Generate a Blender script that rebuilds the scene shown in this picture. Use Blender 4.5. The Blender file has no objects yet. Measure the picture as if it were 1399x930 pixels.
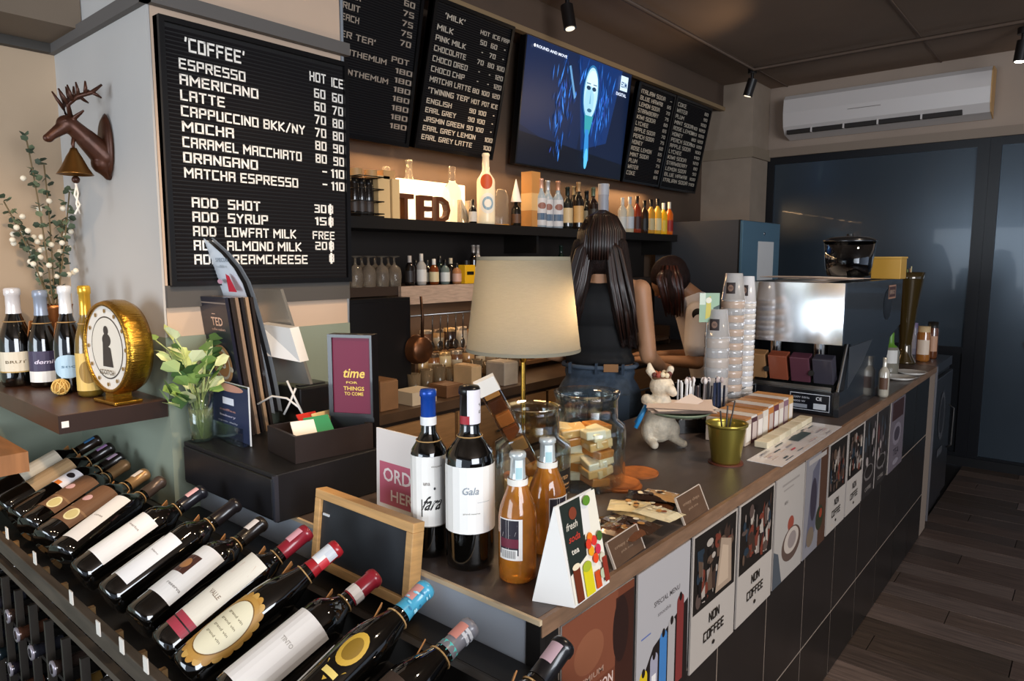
import bpy, bmesh, math, random
from mathutils import Vector, Matrix, Euler
random.seed(7)
PI = math.pi
scn = bpy.context.scene
COL = scn.collection

# ------------------------------------------------------------------ camera
FPX, HEYE = 945.0, 1.6
PITCH = math.atan(110/FPX); YAW = math.atan(808/math.hypot(FPX, 110))
cd = bpy.data.cameras.new('camera'); cam = bpy.data.objects.new('camera', cd); COL.objects.link(cam)
cd.sensor_width = 36; cd.lens = 36*FPX/1399; cd.clip_start = .02; cd.clip_end = 60
cam.location = (0, 0, HEYE); cam.rotation_euler = (PI/2-PITCH, 0, YAW-PI/2)
scn.camera = cam
_fw = Vector((math.cos(YAW), math.sin(YAW), 0)); CR = Vector((math.sin(YAW), -math.cos(YAW), 0))
CF = _fw*math.cos(PITCH)-Vector((0, 0, 1))*math.sin(PITCH); CU = _fw*math.sin(PITCH)+Vector((0, 0, 1))*math.cos(PITCH)
def PX(x, y, ax, v):
    """point where the sight line through a photo pixel meets the real plane ax = v (surveying the room)"""
    d = CF*FPX+CR*(x-699.5)+CU*(465-y); i = 'xyz'.index(ax); c = Vector((0, 0, HEYE))
    return c+d*((v-c[i])/d[i])

# ------------------------------------------------------------------ light
w = bpy.data.worlds.new('world'); scn.world = w; w.use_nodes = True
bg = w.node_tree.nodes['Background']; bg.inputs[0].default_value = (.62, .72, .9, 1); bg.inputs[1].default_value = .42
def area(name, loc, target, sx, sy, power, col, spread=PI):
    l = bpy.data.lights.new(name, 'AREA'); l.shape = 'RECTANGLE'; l.size = sx; l.size_y = sy; l.energy = power; l.color = col; l.spread = spread
    o = bpy.data.objects.new(name, l); COL.objects.link(o); o.location = loc
    o.rotation_euler = (Vector(target)-Vector(loc)).to_track_quat('-Z', 'Y').to_euler(); return o
def spot(name, loc, target, power, col, ang=70, blend=.6, r=.05):
    l = bpy.data.lights.new(name, 'SPOT'); l.energy = power; l.color = col; l.spot_size = math.radians(ang); l.spot_blend = blend; l.shadow_soft_size = r
    o = bpy.data.objects.new(name, l); COL.objects.link(o); o.location = loc
    o.rotation_euler = (Vector(target)-Vector(loc)).to_track_quat('-Z', 'Y').to_euler(); return o
WARM = (1, .72, .45); DAY = (.80, .90, 1)
area('street_window_light', (-3.2, 2.2, 1.35), (2, 1.7, 1.0), 3.4, 1.7, 100, DAY)
area('front_fill_light', (-.6, -3.6, 2.0), (1.4, 1.2, 1.0), 3.0, 1.9, 150, (.9, .94, 1))  # added daylight fill for posters, floor and far wall; no known window here
spot('niche_spot', (.0, .9, 2.7), (.45, 2.6, 1.15), 46, WARM, 42)
spot('menu_spot', (.7, .5, 3.0), (1.2, 1.95, 1.15), 72, WARM, 44)
spot('counter_spot', (1.7, -.2, 3.0), (1.35, 1.1, 1.0), 48, (1, .80, .58), 58)
spot('machine_spot', (2.9, -.1, 3.0), (2.5, 1.1, 1.0), 40, (1, .80, .6), 60)
spot('bar_spot', (2.75, 1.7, 2.95), (2.9, 2.6, 1.2), 36, WARM, 80)
spot('bar_wash', (4.4, 1.6, 2.6), (3.6, 2.9, 3.05), 4, WARM, 120)
scn.view_settings.view_transform = 'Standard'; scn.view_settings.look = 'None'
scn.view_settings.exposure = .62; scn.view_settings.gamma = 1; scn.view_settings.use_curve_mapping = False

# ------------------------------------------------------------------ materials
def lin(h):
    h = h.lstrip('#'); c = [int(h[i:i+2], 16)/255 for i in (0, 2, 4)]
    return tuple(((x+.055)/1.055)**2.4 if x > .04045 else x/12.92 for x in c)
_m = {}
def M(hexc, rough=.5, metal=0, coat=0, emis=0, trans=0, ior=1.45, bump=0, bscale=60, vary=0, vscale=8, stretch=(1, 1, 1), alpha=1, spec=.5, sheen=0, emhex=None):
    key = (hexc, rough, metal, coat, emis, trans, ior, bump, bscale, vary, vscale, stretch, alpha, spec, sheen, emhex)
    if key in _m: return _m[key]
    m = bpy.data.materials.new('surface_'+hexc.strip('#')); m.use_nodes = True; nt = m.node_tree; b = nt.nodes['Principled BSDF']
    c = lin(hexc)
    b.inputs['Base Color'].default_value = (*c, 1); b.inputs['Roughness'].default_value = rough; b.inputs['Metallic'].default_value = metal
    b.inputs['Coat Weight'].default_value = coat; b.inputs['Transmission Weight'].default_value = trans; b.inputs['IOR'].default_value = ior
    b.inputs['Alpha'].default_value = alpha; b.inputs['Specular IOR Level'].default_value = spec; b.inputs['Sheen Weight'].default_value = sheen
    if emis:
        b.inputs['Emission Color'].default_value = (*lin(emhex or hexc), 1); b.inputs['Emission Strength'].default_value = emis
    if bump or vary:
        tc = nt.nodes.new('ShaderNodeTexCoord'); mp = nt.nodes.new('ShaderNodeMapping'); mp.inputs['Scale'].default_value = stretch
        nt.links.new(tc.outputs['Object'], mp.inputs[0])
    if vary:
        n = nt.nodes.new('ShaderNodeTexNoise'); n.inputs['Scale'].default_value = vscale; n.inputs['Detail'].default_value = 6
        r = nt.nodes.new('ShaderNodeValToRGB'); e = r.color_ramp.elements; e[0].position = .3; e[1].position = .7
        e[0].color = (*[max(0, x*(1-vary)) for x in c], 1); e[1].color = (*[min(1, x*(1+vary)) for x in c], 1)
        nt.links.new(mp.outputs[0], n.inputs[0]); nt.links.new(n.outputs[0], r.inputs[0]); nt.links.new(r.outputs[0], b.inputs['Base Color'])
    if bump:
        n = nt.nodes.new('ShaderNodeTexNoise'); n.inputs['Scale'].default_value = bscale; n.inputs['Detail'].default_value = 4
        bp = nt.nodes.new('ShaderNodeBump'); bp.inputs['Strength'].default_value = bump; bp.inputs['Distance'].default_value = .01
        nt.links.new(mp.outputs[0], n.inputs[0]); nt.links.new(n.outputs[0], bp.inputs['Height']); nt.links.new(bp.outputs[0], b.inputs['Normal'])
    _m[key] = m; return m
def printmat(name, rough=.45, emis=0):
    if name in _m: return _m[name]
    m = bpy.data.materials.new(name); m.use_nodes = True; nt = m.node_tree; b = nt.nodes['Principled BSDF']
    a = nt.nodes.new('ShaderNodeVertexColor'); a.layer_name = 'ink'
    nt.links.new(a.outputs[0], b.inputs['Base Color']); b.inputs['Roughness'].default_value = rough
    if emis: nt.links.new(a.outputs[0], b.inputs['Emission Color']); b.inputs['Emission Strength'].default_value = emis
    _m[name] = m; return m
BLK = M('#15130f', .45); BLKG = M('#0d0c0c', .2, coat=.5); BOT = M('#060504', .06, coat=1, spec=.6)

def thin_glass(name, tint='#f2f6f4', refl=(.86, .9, .95), edge=.12):
    if name in _m: return _m[name]
    m = bpy.data.materials.new(name); m.use_nodes = True; nt = m.node_tree; nt.nodes.remove(nt.nodes['Principled BSDF'])
    t = nt.nodes.new('ShaderNodeBsdfTransparent'); t.inputs[0].default_value = (*lin(tint), 1); g = nt.nodes.new('ShaderNodeBsdfGlossy'); g.inputs[0].default_value = (*refl, 1); g.inputs[1].default_value = .03
    lw = nt.nodes.new('ShaderNodeLayerWeight'); lw.inputs[0].default_value = edge; mx = nt.nodes.new('ShaderNodeMixShader')
    nt.links.new(lw.outputs['Facing'], mx.inputs[0]); nt.links.new(t.outputs[0], mx.inputs[1]); nt.links.new(g.outputs[0], mx.inputs[2]); nt.links.new(mx.outputs[0], nt.nodes['Material Output'].inputs[0])
    _m[name] = m; return m
GLASS = thin_glass('clear_glass', edge=.22); SMOKE = thin_glass('smoky_glass', '#b4b4b4', edge=.3); BRASS = M('#b08a3c', .25, 1); CHROME = M('#c8c8c8', .12, 1); STEEL = M('#9a9a98', .3, 1)
WOODL = M('#b98f5a', .45, vary=.25, vscale=6, stretch=(1, 1, 12)); DARKW = M('#2e211b', .4, vary=.35, vscale=5, stretch=(2, 12, 12))
TWINE = M('#b08a58', .9); PAPER = M('#ece6dd', .7); KRAFT = M('#b58a58', .7)

# ------------------------------------------------------------------ mesh building
def Tm(loc=(0, 0, 0), rx=0, ry=0, rz=0): return Matrix.Translation(loc) @ Euler((rx, ry, rz)).to_matrix().to_4x4()
def frame(o, u, v):
    u = Vector(u).normalized(); n = u.cross(Vector(v)).normalized(); v = n.cross(u)
    m = Matrix((u, v, n)).transposed().to_4x4(); m.translation = Vector(o); return m
def along(a, b):
    a, b = Vector(a), Vector(b); m = (b-a).to_track_quat('Z', 'Y').to_matrix().to_4x4(); m.translation = a; return m
class MB:
    def __init__(s, T=None): s.v = []; s.f = []; s.sm = []; s.T = T or Matrix()
    def add(s, vs, fs, smooth=False, T=None):
        k = len(s.v); T = s.T @ (T or Matrix())
        s.v += [T @ Vector(p) for p in vs]; s.f += [[i+k for i in f] for f in fs]; s.sm += [smooth]*len(fs); return s
    def box(s, x0, y0, z0, x1, y1, z1, T=None, b=0):
        if b <= 0:
            vs = [(x, y, z) for x in (x0, x1) for y in (y0, y1) for z in (z0, z1)]
            return s.add(vs, [(0, 1, 3, 2), (4, 6, 7, 5), (0, 4, 5, 1), (2, 3, 7, 6), (0, 2, 6, 4), (1, 5, 7, 3)], False, T)
        bm = bmesh.new(); bmesh.ops.create_cube(bm, size=1)
        for q in bm.verts: q.co = Vector(((x0+x1)/2+q.co.x*(x1-x0), (y0+y1)/2+q.co.y*(y1-y0), (z0+z1)/2+q.co.z*(z1-z0)))
        bmesh.ops.bevel(bm, geom=bm.edges[:], offset=b, segments=2, profile=.5, affect='EDGES'); bm.verts.index_update()
        s.add([q.co[:] for q in bm.verts], [[q.index for q in f.verts] for f in bm.faces], False, T); bm.free(); return s
    def lathe(s, prof, n=20, T=None, a0=0, a1=2*PI, sy=1):
        full = abs(a1-a0-2*PI) < 1e-6; m = n if full else n+1; vs = []; fs = []
        for (r, z) in prof:
            for i in range(m):
                a = a0+(a1-a0)*i/n; vs.append((r*math.cos(a), sy*r*math.sin(a), z))
        for j in range(len(prof)-1):
            for i in range(n):
                i2 = (i+1) % m if full else i+1
                fs.append((j*m+i, j*m+i2, (j+1)*m+i2, (j+1)*m+i))
        return s.add(vs, fs, True, T)
    def cyl(s, r, z0, z1, n=16, T=None, r2=None):
        r2 = r if r2 is None else r2
        s.lathe([(0, z0), (r, z0)], n, T); s.lathe([(r, z0), (r2, z1)], n, T); return s.lathe([(r2, z1), (0, z1)], n, T)
    def rod(s, a, b, r, n=8, r2=None): return s.cyl(r, 0, (Vector(b)-Vector(a)).length, n, along(a, b), r2)
    def ball(s, c, r, n=10, T=None):
        rr = r if hasattr(r, '__len__') else (r, r, r); p = [(math.sin(PI*i/n), -math.cos(PI*i/n)) for i in range(n+1)]
        return s.lathe(p, n*2, (T or Matrix()) @ Matrix.Translation(c) @ Matrix.Diagonal((*rr, 1)))
    def tube(s, pts, r, n=6):
        pts = [Vector(p) for p in pts]; vs = []; fs = []; up = Vector((.13, .31, .94))
        for i, p in enumerate(pts):
            d = (pts[min(i+1, len(pts)-1)]-pts[max(i-1, 0)]).normalized(); a = d.cross(up).normalized(); b = d.cross(a)
            q = r[i] if hasattr(r, '__len__') else r
            vs += [p+(a*math.cos(2*PI*k/n)+b*math.sin(2*PI*k/n))*q for k in range(n)]
        for i in range(len(pts)-1):
            for k in range(n): fs.append((i*n+k, i*n+(k+1) % n, (i+1)*n+(k+1) % n, (i+1)*n+k))
        fs += [list(range(n))[::-1], list(range(len(vs)-n, len(vs)))]
        return s.add(vs, fs, True)
    def prism(s, poly, z0, z1, T=None):
        n = len(poly); vs = [(x, y, z0) for x, y in poly]+[(x, y, z1) for x, y in poly]
        fs = [list(range(n))[::-1], list(range(n, 2*n))]+[(i, (i+1) % n, n+(i+1) % n, n+i) for i in range(n)]
        return s.add(vs, fs, False, T)
def mesh_of(name, mb, mat):
    me = bpy.data.meshes.new(name); me.from_pydata([tuple(p) for p in mb.v], [], mb.f); me.materials.append(mat)
    me.polygons.foreach_set('use_smooth', mb.sm); me.update(); return me
def props(o, label=None, cat=None, group=None, kind=None):
    if label: o['label'] = label
    if cat: o['category'] = cat
    if group: o['group'] = group
    if kind: o['kind'] = kind
    return o
def part(name, mb, mat, parent=None, label=None, kind=None, T=None):
    o = bpy.data.objects.new(name, mesh_of(name, mb, mat) if isinstance(mb, MB) else mb); COL.objects.link(o)
    if parent: o.parent = parent
    if T: o.matrix_local = T
    return props(o, label, kind=kind)
def thing(name, label, cat, T=None, group=None):
    o = bpy.data.objects.new(name, None); o.empty_display_size = .05; COL.objects.link(o)
    if T is not None: o.matrix_world = T if isinstance(T, Matrix) else Matrix.Translation(T)
    return props(o, label, cat, group)
def solo(name, mb, mat, label, cat, group=None, T=None):
    o = part(name, mb, mat, None, label, T=T); return props(o, cat=cat, group=group)
def struct(name, mb, mat, parent=None):
    o = part(name, mb, mat, parent)
    if not parent: o['kind'] = 'structure'
    return o
def dup(root, T, label=None, group=None):
    c = root.copy(); COL.objects.link(c); c.matrix_world = T
    if label: c['label'] = label
    if group: c['group'] = group
    for ch in list(root.children):
        d = ch.copy(); COL.objects.link(d); d.parent = c
        for g in list(ch.children):
            e = g.copy(); COL.objects.link(e); e.parent = d
    return c

_tc = {}
def glyphs(txt):
    if txt in _tc: return _tc[txt]
    cu = bpy.data.curves.new('t', 'FONT'); cu.body = txt; cu.size = 1; cu.resolution_u = 2; cu.offset = .018
    o = bpy.data.objects.new('t', cu); COL.objects.link(o); me = o.to_mesh(depsgraph=bpy.context.evaluated_depsgraph_get())
    vs = [tuple(q.co) for q in me.vertices]; fs = [list(p.vertices) for p in me.polygons]; o.to_mesh_clear()
    bpy.data.objects.remove(o); bpy.data.curves.remove(cu)
    xs = [q[0] for q in vs] or [0]; _tc[txt] = (vs, fs, min(xs), max(xs)); return _tc[txt]
class Art:
    """flat or rolled print: shapes in a w x h sheet, origin lower-left, each a hair above the last"""
    def __init__(s, w, h, T=None, bend=0, eps=.00025, e0=.0004): s.w, s.h, s.T, s.bend, s.eps, s.k, s.e0 = w, h, T or Matrix(), bend, eps, 0, e0; s.v = []; s.f = []; s.c = []
    def _p(s, x, y, z):
        if not s.bend: return s.T @ Vector((x, y, z))
        a = (x-s.w/2)/s.bend; r = s.bend+z; return s.T @ Vector((r*math.sin(a), y, r*math.cos(a)))
    def raw(s, pts, fs, col):
        z = s.e0+s.k*s.eps; k0 = len(s.v); s.v += [s._p(x, y, z) for x, y in pts]; s.f += [[i+k0 for i in f] for f in fs]; s.c += [lin(col)]*len(fs); s.k += 1; return s
    def strip(s, xs, lo, hi, col):
        n = len(xs); return s.raw([(x, lo(x)) for x in xs]+[(x, hi(x)) for x in xs], [(i, i+1, n+i+1, n+i) for i in range(n-1)], col)
    def r(s, x0, y0, x1, y1, col):
        W, H = s.w, s.h; n = 9 if s.bend else 1; return s.strip([(x0+(x1-x0)*i/n)*W for i in range(n+1)], lambda x: y0*H, lambda x: y1*H, col)
    def e(s, cx, cy, rx, ry, col, n=14):
        W, H = s.w, s.h; xs = [(cx-rx*math.cos(PI*i/n))*W for i in range(n+1)]
        g = lambda x: ry*math.sqrt(max(0, 1-((x/W-cx)/rx)**2))*H
        return s.strip(xs, lambda x: cy*H-g(x), lambda x: cy*H+g(x), col)
    def p(s, pts, col): return s.raw([(x*s.w, y*s.h) for x, y in pts], [list(range(len(pts)))], col)
    def t(s, txt, x, y, hh, col, wd=None, al='l', italic=0):
        """x,y = anchor of the baseline, hh = cap height, all as fractions of the sheet"""
        vs, fs, a, b = glyphs(txt)
        if not fs: return s
        sy = hh*s.h/.72; sx = wd*s.w/(b-a) if wd else sy*.82; tw = (b-a)*sx; X = x*s.w-{'l': 0, 'c': tw/2, 'r': tw}[al]
        return s.raw([(X+(q[0]-a)*sx+italic*q[1]*sy, y*s.h+q[1]*sy) for q in vs], fs, col)
    def make(s, name, parent, mat=None, label=None, thick=0):
        me = bpy.data.meshes.new(name); me.from_pydata([tuple(q) for q in s.v], [], s.f)
        at = me.color_attributes.new('ink', 'FLOAT_COLOR', 'CORNER'); d = []
        for f, c in zip(s.f, s.c): d += [*c, 1]*len(f)
        at.data.foreach_set('color', d); me.materials.append(mat or printmat('printed_ink'))
        o = bpy.data.objects.new(name, me); COL.objects.link(o); o.parent = parent
        return props(o, label)

def blob(name, shapes, voxel, mat, parent=None, smooth=4, label=None):
    mb = MB()
    for q in shapes:
        if q[0] == 'c':
            _, a, ra, b, rb = q; a = Vector(a); b = Vector(b); mb.ball(a, ra, 8); mb.ball(b, rb, 8); mb.cyl(ra, 0, (b-a).length, 16, along(a, b), rb)
        else: mb.ball((0, 0, 0), q[2], 9, Matrix.Translation(q[1]) @ (Euler(q[3]).to_matrix().to_4x4() if len(q) > 3 else Matrix()))
    me = mesh_of(name+'_raw', mb, mat); o = bpy.data.objects.new(name, me); COL.objects.link(o)
    bm = bmesh.new(); bm.from_mesh(me); bmesh.ops.remove_doubles(bm, verts=bm.verts, dist=1e-6); bmesh.ops.recalc_face_normals(bm, faces=bm.faces); bm.to_mesh(me); bm.free()
    r = o.modifiers.new('r', 'REMESH'); r.mode = 'VOXEL'; r.voxel_size = voxel; r.use_smooth_shade = True
    s = o.modifiers.new('s', 'SMOOTH'); s.iterations = smooth; s.factor = .5
    dg = bpy.context.evaluated_depsgraph_get(); dg.update(); new = bpy.data.meshes.new_from_object(o.evaluated_get(dg)); o.modifiers.clear(); o.data = new
    bpy.data.meshes.remove(me); new.name = name
    if parent: o.parent = parent
    return props(o, label)

_S = {'A': '0,0 0,5 3,5 3,0|0,2.4 3,2.4', 'B': '0,0 0,5 2.5,5 3,4.4 3,3 2.5,2.6 0,2.6|2.5,2.6 3,2.1 3,.6 2.5,0 0,0', 'C': '3,5 0,5 0,0 3,0', 'D': '0,0 0,5 2.4,5 3,4.3 3,.7 2.4,0 0,0', 'E': '3,5 0,5 0,0 3,0|0,2.6 2.6,2.6', 'F': '3,5 0,5 0,0|0,2.6 2.6,2.6', 'G': '3,5 0,5 0,0 3,0 3,2.4 1.8,2.4', 'H': '0,0 0,5|3,0 3,5|0,2.6 3,2.6', 'I': '0,0 0,5', 'J': '0,1 0,0 2.6,0 2.6,5', 'K': '0,0 0,5|3,5 .4,2.5 3,0', 'L': '0,5 0,0 2.7,0', 'M': '0,0 0,5 2,2 4,5 4,0', 'N': '0,0 0,5 3,0 3,5', 'O': '0,0 0,5 3,5 3,0 0,0', 'P': '0,0 0,5 3,5 3,2.3 0,2.3', 'Q': '0,0 0,5 3,5 3,0 0,0|2,1.2 3.2,-.4', 'R': '0,0 0,5 3,5 3,2.5 0,2.5|1.5,2.5 3,0', 'S': '3,5 0,5 0,2.6 3,2.6 3,0 0,0', 'T': '0,5 3,5|1.5,5 1.5,0', 'U': '0,5 0,0 3,0 3,5', 'V': '0,5 1.5,0 3,5', 'W': '0,5 .8,0 2,3.5 3.2,0 4,5', 'X': '0,0 3,5|0,5 3,0', 'Y': '0,5 1.5,2.5 3,5|1.5,2.5 1.5,0', 'Z': '0,5 3,5 0,0 3,0', '0': '0,0 0,5 2.6,5 2.6,0 0,0', '1': '0,4.4 .8,5 .8,0', '2': '0,5 2.6,5 2.6,2.6 0,2.6 0,0 2.6,0', '3': '0,5 2.6,5 2.6,0 0,0|.5,2.6 2.6,2.6', '4': '0,5 0,2.2 2.6,2.2|2.6,5 2.6,0', '5': '2.6,5 0,5 0,2.6 2.6,2.6 2.6,0 0,0', '6': '2.6,5 0,5 0,0 2.6,0 2.6,2.6 0,2.6', '7': '0,5 2.6,5 .8,0', '8': '0,0 0,5 2.6,5 2.6,0 0,0|0,2.6 2.6,2.6', '9': '0,0 2.6,0 2.6,5 0,5 0,2.6 2.6,2.6', '-': '.4,2.6 2.2,2.6', '/': '0,-.3 2.4,5.3', "'": '.3,5.2 .1,4', '&': '3,0 .4,4 1.2,5 2,4.2 0,1.6 .6,0 2,0 3,1.6', ',': '.3,.2 0,-.8', '.': '0,0 .1,0'}
def block(txt, th=.95):
    """condensed square letters of a menu letter board, drawn as strokes; cap height 1"""
    key = ('b', txt)
    if key in _tc: return _tc[key]
    vs = []; fs = []; x = 0; h2 = th/2
    for ch in txt:
        if ch == ' ': x += 2.2; continue
        st = [[tuple(map(float, q.split(','))) for q in k.split()] for k in _S.get(ch, _S['O']).split('|')]
        wch = max(q[0] for k in st for q in k)
        for k in st:
            for (x0, y0), (x1, y1) in zip(k, k[1:]):
                dx, dy = x1-x0, y1-y0; l = math.hypot(dx, dy) or 1; ux, uy = dx/l*h2, dy/l*h2; nx, ny = -uy, ux; e = .86
                n = len(vs); vs += [(x+px, py, 0) for px, py in ((x0-ux*e+nx, y0-uy*e+ny), (x0-ux*e-nx, y0-uy*e-ny), (x1+ux*e-nx, y1+uy*e-ny), (x1+ux*e+nx, y1+uy*e+ny))]; fs.append([n, n+1, n+2, n+3])
        x += wch+1.65
    vs = [(a/6, (b+h2)/6*.72, c) for a, b, c in vs]; xs = [v[0] for v in vs]; _tc[key] = (vs, fs, min(xs), max(xs)); return _tc[key]
def bt(s, txt, x, y, hh, col, wd=None, al='l'):
    vs, fs, a, b = block(txt); sy = hh*s.h/.72; sx = wd*s.w/(b-a) if wd else sy*.8; tw = (b-a)*sx; X = x*s.w-{'l': 0, 'c': tw/2, 'r': tw}[al]
    return s.raw([(X+(q[0]-a)*sx, y*s.h+q[1]*sy) for q in vs], fs, col)
Art.b = bt

# ------------------------------------------------------------------ the room shell
YB, XF, ZC = 2.8, 6.3, 3.1
floor = struct('floor', MB().box(-5, -5, -.12, 6.6, 3.0, -.008), M('#1c1714', .55))
plank_m = [M(c, .42, vary=.35, vscale=5, stretch=(14, 1, 1), bump=.1, bscale=30) for c in ('#6b584c', '#574941', '#76645a', '#625046', '#504238')]
for i in range(33):
    x0 = 1.35+i*.15; off = (i*.47) % 1.2
    y = -2.6-off
    ends = []
    while y < .75: ends.append(y); y += 1.2
    for y0 in ends[-3:]:
        part('plank', MB().box(0, 0, -.012, .146, min(1.196, .72-y0), random.choice((0, .0006, .0012))), random.choice(plank_m), floor, T=Tm((x0, y0, 0)))
ceil = struct('ceiling', MB().box(-5, -5, ZC, 6.6, 3.0, ZC+.1), M('#8a7462', .8, vary=.14, vscale=1.2, bump=.15, bscale=3))
for y in (-.35, 1.05, 2.2): part('ceiling_joint', MB().box(.9, y, ZC-.006, XF, y+.012, ZC+.001), M('#6e5a4c', .8), ceil)
WALLM = M('#a39080', .75, vary=.08, vscale=2); TAN = M('#c3aa94', .7, vary=.05, vscale=3); GREEN = M('#879080', .6, vary=.08, vscale=3); GREYW = M('#b9b6b2', .7, vary=.05, vscale=2)
wb = struct('wall_back', MB().box(1.43, YB, -.01, XF+.1, YB+.1, ZC), M('#5c4a3c', .75, vary=.15, vscale=2))
wn = struct('wall_niche', MB().box(-5, 2.66, -.01, .83, 2.76, ZC), M('#b39c82', .75, vary=.06, vscale=2))
part('green_dado', MB().box(-5, 2.652, 0, .829, 2.661, 1.385), GREEN, wn)
wp = struct('wall_pillar', MB().box(.83, 1.95, -.01, 1.43, 2.9, ZC), TAN)
part('plaster_side', MB().box(.824, 1.95, 1.385, .831, 2.66, ZC), GREYW, wp)
part('green_dado', MB().box(.822, 1.944, 0, 1.434, 2.66, 1.388), GREEN, wp)
DM = M('#5e5a57', .6)
struct('trim_1', MB().box(.806, 1.925, 2.262, .826, 2.66, 2.30), DM)
struct('trim_2', MB().box(.806, 1.925, 2.262, 1.45, 1.949, 2.30), DM)
struct('trim_3', MB().box(-5, 2.63, 2.262, .806, 2.66, 2.30), M('#3b3732', .6))
struct('dark_strip', MB().box(.83, 1.936, 1.47, 1.432, 1.95, 1.53), M('#4e4a46', .6))  # dark grey strip across the pillar just below the coffee board
bm_ = struct('ceiling_beam', MB().box(-5, 2.40, 2.29, .822, 2.628, ZC), M('#6d5f50', .75, vary=.1, vscale=2))
wf = struct('wall_far', MB().box(XF, -5, 2.53, XF+.12, 2.9, ZC), WALLM)
struct('trim_5', MB().box(XF-.03, -5, 2.50, XF, 2.35, 2.57), M('#8d7c6c', .6))
struct('trim_6', MB().box(5.90, 2.33, 2.47, 6.32, YB, 2.56), M('#94836f', .6))
struct('wall_corner', MB().box(5.92, 2.35, -.01, 6.29, YB+.02, ZC), M('#a08e7c', .7, vary=.06))
struct('wall_front', MB().box(-5, -5.1, -.01, 6.6, -5, .7), M('#5a5048', .8))
# back bulkhead above the menu boards
struct('trim_7', MB().box(1.43, 2.62, 2.90, 5.92, YB, ZC), M('#5d4b3e', .75))
struct('trim_8', MB().box(1.43, 2.60, 2.885, 5.92, 2.64, 2.915), M('#9b815f', .6))
# dark glazed partition and door
FR = M('#131418', .35); PANE = M('#454f58', .24, .45, coat=.15, vary=.1, vscale=1.3)
win = struct('window_1', MB().box(XF, .701, 2.44, XF+.06, 2.45, 2.52).box(XF, .701, 0, XF+.06, .78, 2.44).box(XF, 2.29, 0, XF+.06, 2.45, 2.44).box(XF, .78, .88, XF+.06, 2.29, .93).box(XF, .78, 0, XF+.06, 2.29, .1), FR)
part('pane', MB().box(XF+.02, .78, .93, XF+.035, 2.29, 2.44), PANE, win); part('pane', MB().box(XF+.015, .78, .1, XF+.03, 2.29, .88), M('#16181b', .3), win)
dr = struct('door_1', MB().box(XF, -.62, 2.44, XF+.06, .70, 2.52).box(XF, .63, 0, XF+.06, .70, 2.44).box(XF, -.62, 0, XF+.06, -.55, 2.44).box(XF, -.55, 0, XF+.06, .63, .09), FR)
part('pane', MB().box(XF+.02, -.55, .09, XF+.035, .63, 2.44), PANE, dr)
a = Art(1.0, .8, frame((XF+.019, .42, .75), (0, -1, 0), (0, 0, 1)))
a.r(.02, .78, .6, .83, '#0c0d10').r(.1, .55, .62, .72, '#0c0d10').t('TED', .02, .38, .08, '#1a1c20').t('THE COFFEE', .0, .25, .06, '#1a1c20')
a.make('door_lettering', dr)
struct('window_2', MB().box(XF, -5, 0, XF+.06, -.64, .1).box(XF, -5, 2.42, XF+.06, -.64, 2.52).box(XF+.02, -5, .1, XF+.035, -.64, 2.42), M('#23282e', .2))
struct('baseboard_far', MB().box(XF-.012, -5, 0, XF, 2.35, .07), M('#0e0e10', .5))

# ------------------------------------------------------------------ air conditioner, ceiling track
ac = thing('air_conditioner', 'long white wall-mounted air conditioner above the dark glass partition', 'air conditioner', (XF, 1.43, 2.63))
T0 = Matrix.Translation((0, 0, 0)); WHITE = M('#d8cfc9', .35)
prof = [(-.02, 0), (-.15, .03), (-.20, .09), (-.215, .2), (-.205, .31), (-.17, .345), (-.02, .345)]
part('casing', MB().prism([(y, z) for y, z in prof], -.73, .73, Matrix(((1, 0, 0, 0), (0, 0, 1, 0), (0, 1, 0, 0), (0, 0, 0, 1)))), WHITE, ac)
part('air_outlet', MB().box(-.19, -.56, .028, -.155, .70, .062, T=None), M('#2b2522', .6), ac)
for y in (-.3, 0, .25, .5): part('louvre', MB().box(-.197, y-.006, .026, -.16, y+.006, .066), WHITE, ac)
part('trim_line', MB().box(-.2165, -.02, .165, -.212, .22, .169), M('#8a7f78', .4), ac)
part('side_cap', MB().prism([(y*1.01, z) for y, z in prof], -.735, -.728, Matrix(((1, 0, 0, 0), (0, 0, 1, 0), (0, 1, 0, 0), (0, 0, 0, 1)))), M('#c79a62', .5), ac)
SPB = M('#1b1614', .4)
def spotlight(x, y, label, lit=False, tilt=.3, aim=0):
    t = thing('ceiling_spotlight', label, 'spotlight', Tm((x, y, ZC)), 'black ceiling spotlights')
    part('mount', MB().cyl(.035, -.05, -.01, 14).cyl(.012, -.09, -.05, 8), SPB, t)
    part('lamp_head', MB(Tm((0, 0, -.11), tilt, 0, aim)).cyl(.036, -.11, .02, 16), SPB, t)
    part('bulb', MB(Tm((0, 0, -.11), tilt, 0, aim)).cyl(.026, -.114, -.108, 14), M('#fff2dc', .3, emis=14) if lit else M('#d8c8b0', .2, emis=1.2), t)
p = PX(1028, 97, 'z', 3.07); spotlight(p.x, p.y, 'small black ceiling spotlight at the pipe corner near the air conditioner')
p = PX(775, -8, 'z', 3.07); spotlight(p.x, p.y, 'black ceiling spotlight directly above the television screen', tilt=-.2)
p = PX(1399, 42, 'z', 3.07); spotlight(p.x, p.y, 'black ceiling spotlight with lit white lens beside the dark door', True, .1)
c0 = PX(1030, 95, 'z', 3.07); pm = M('#5c4a3d', .6)
solo('ceiling_pipe', MB().tube([(1.2, c0.y, 3.07), (c0.x, c0.y, 3.07), (c0.x, -3.5, 3.07)], .014), pm, 'thin brown conduit pipe running along the ceiling and turning towards the door', 'pipe')

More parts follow.
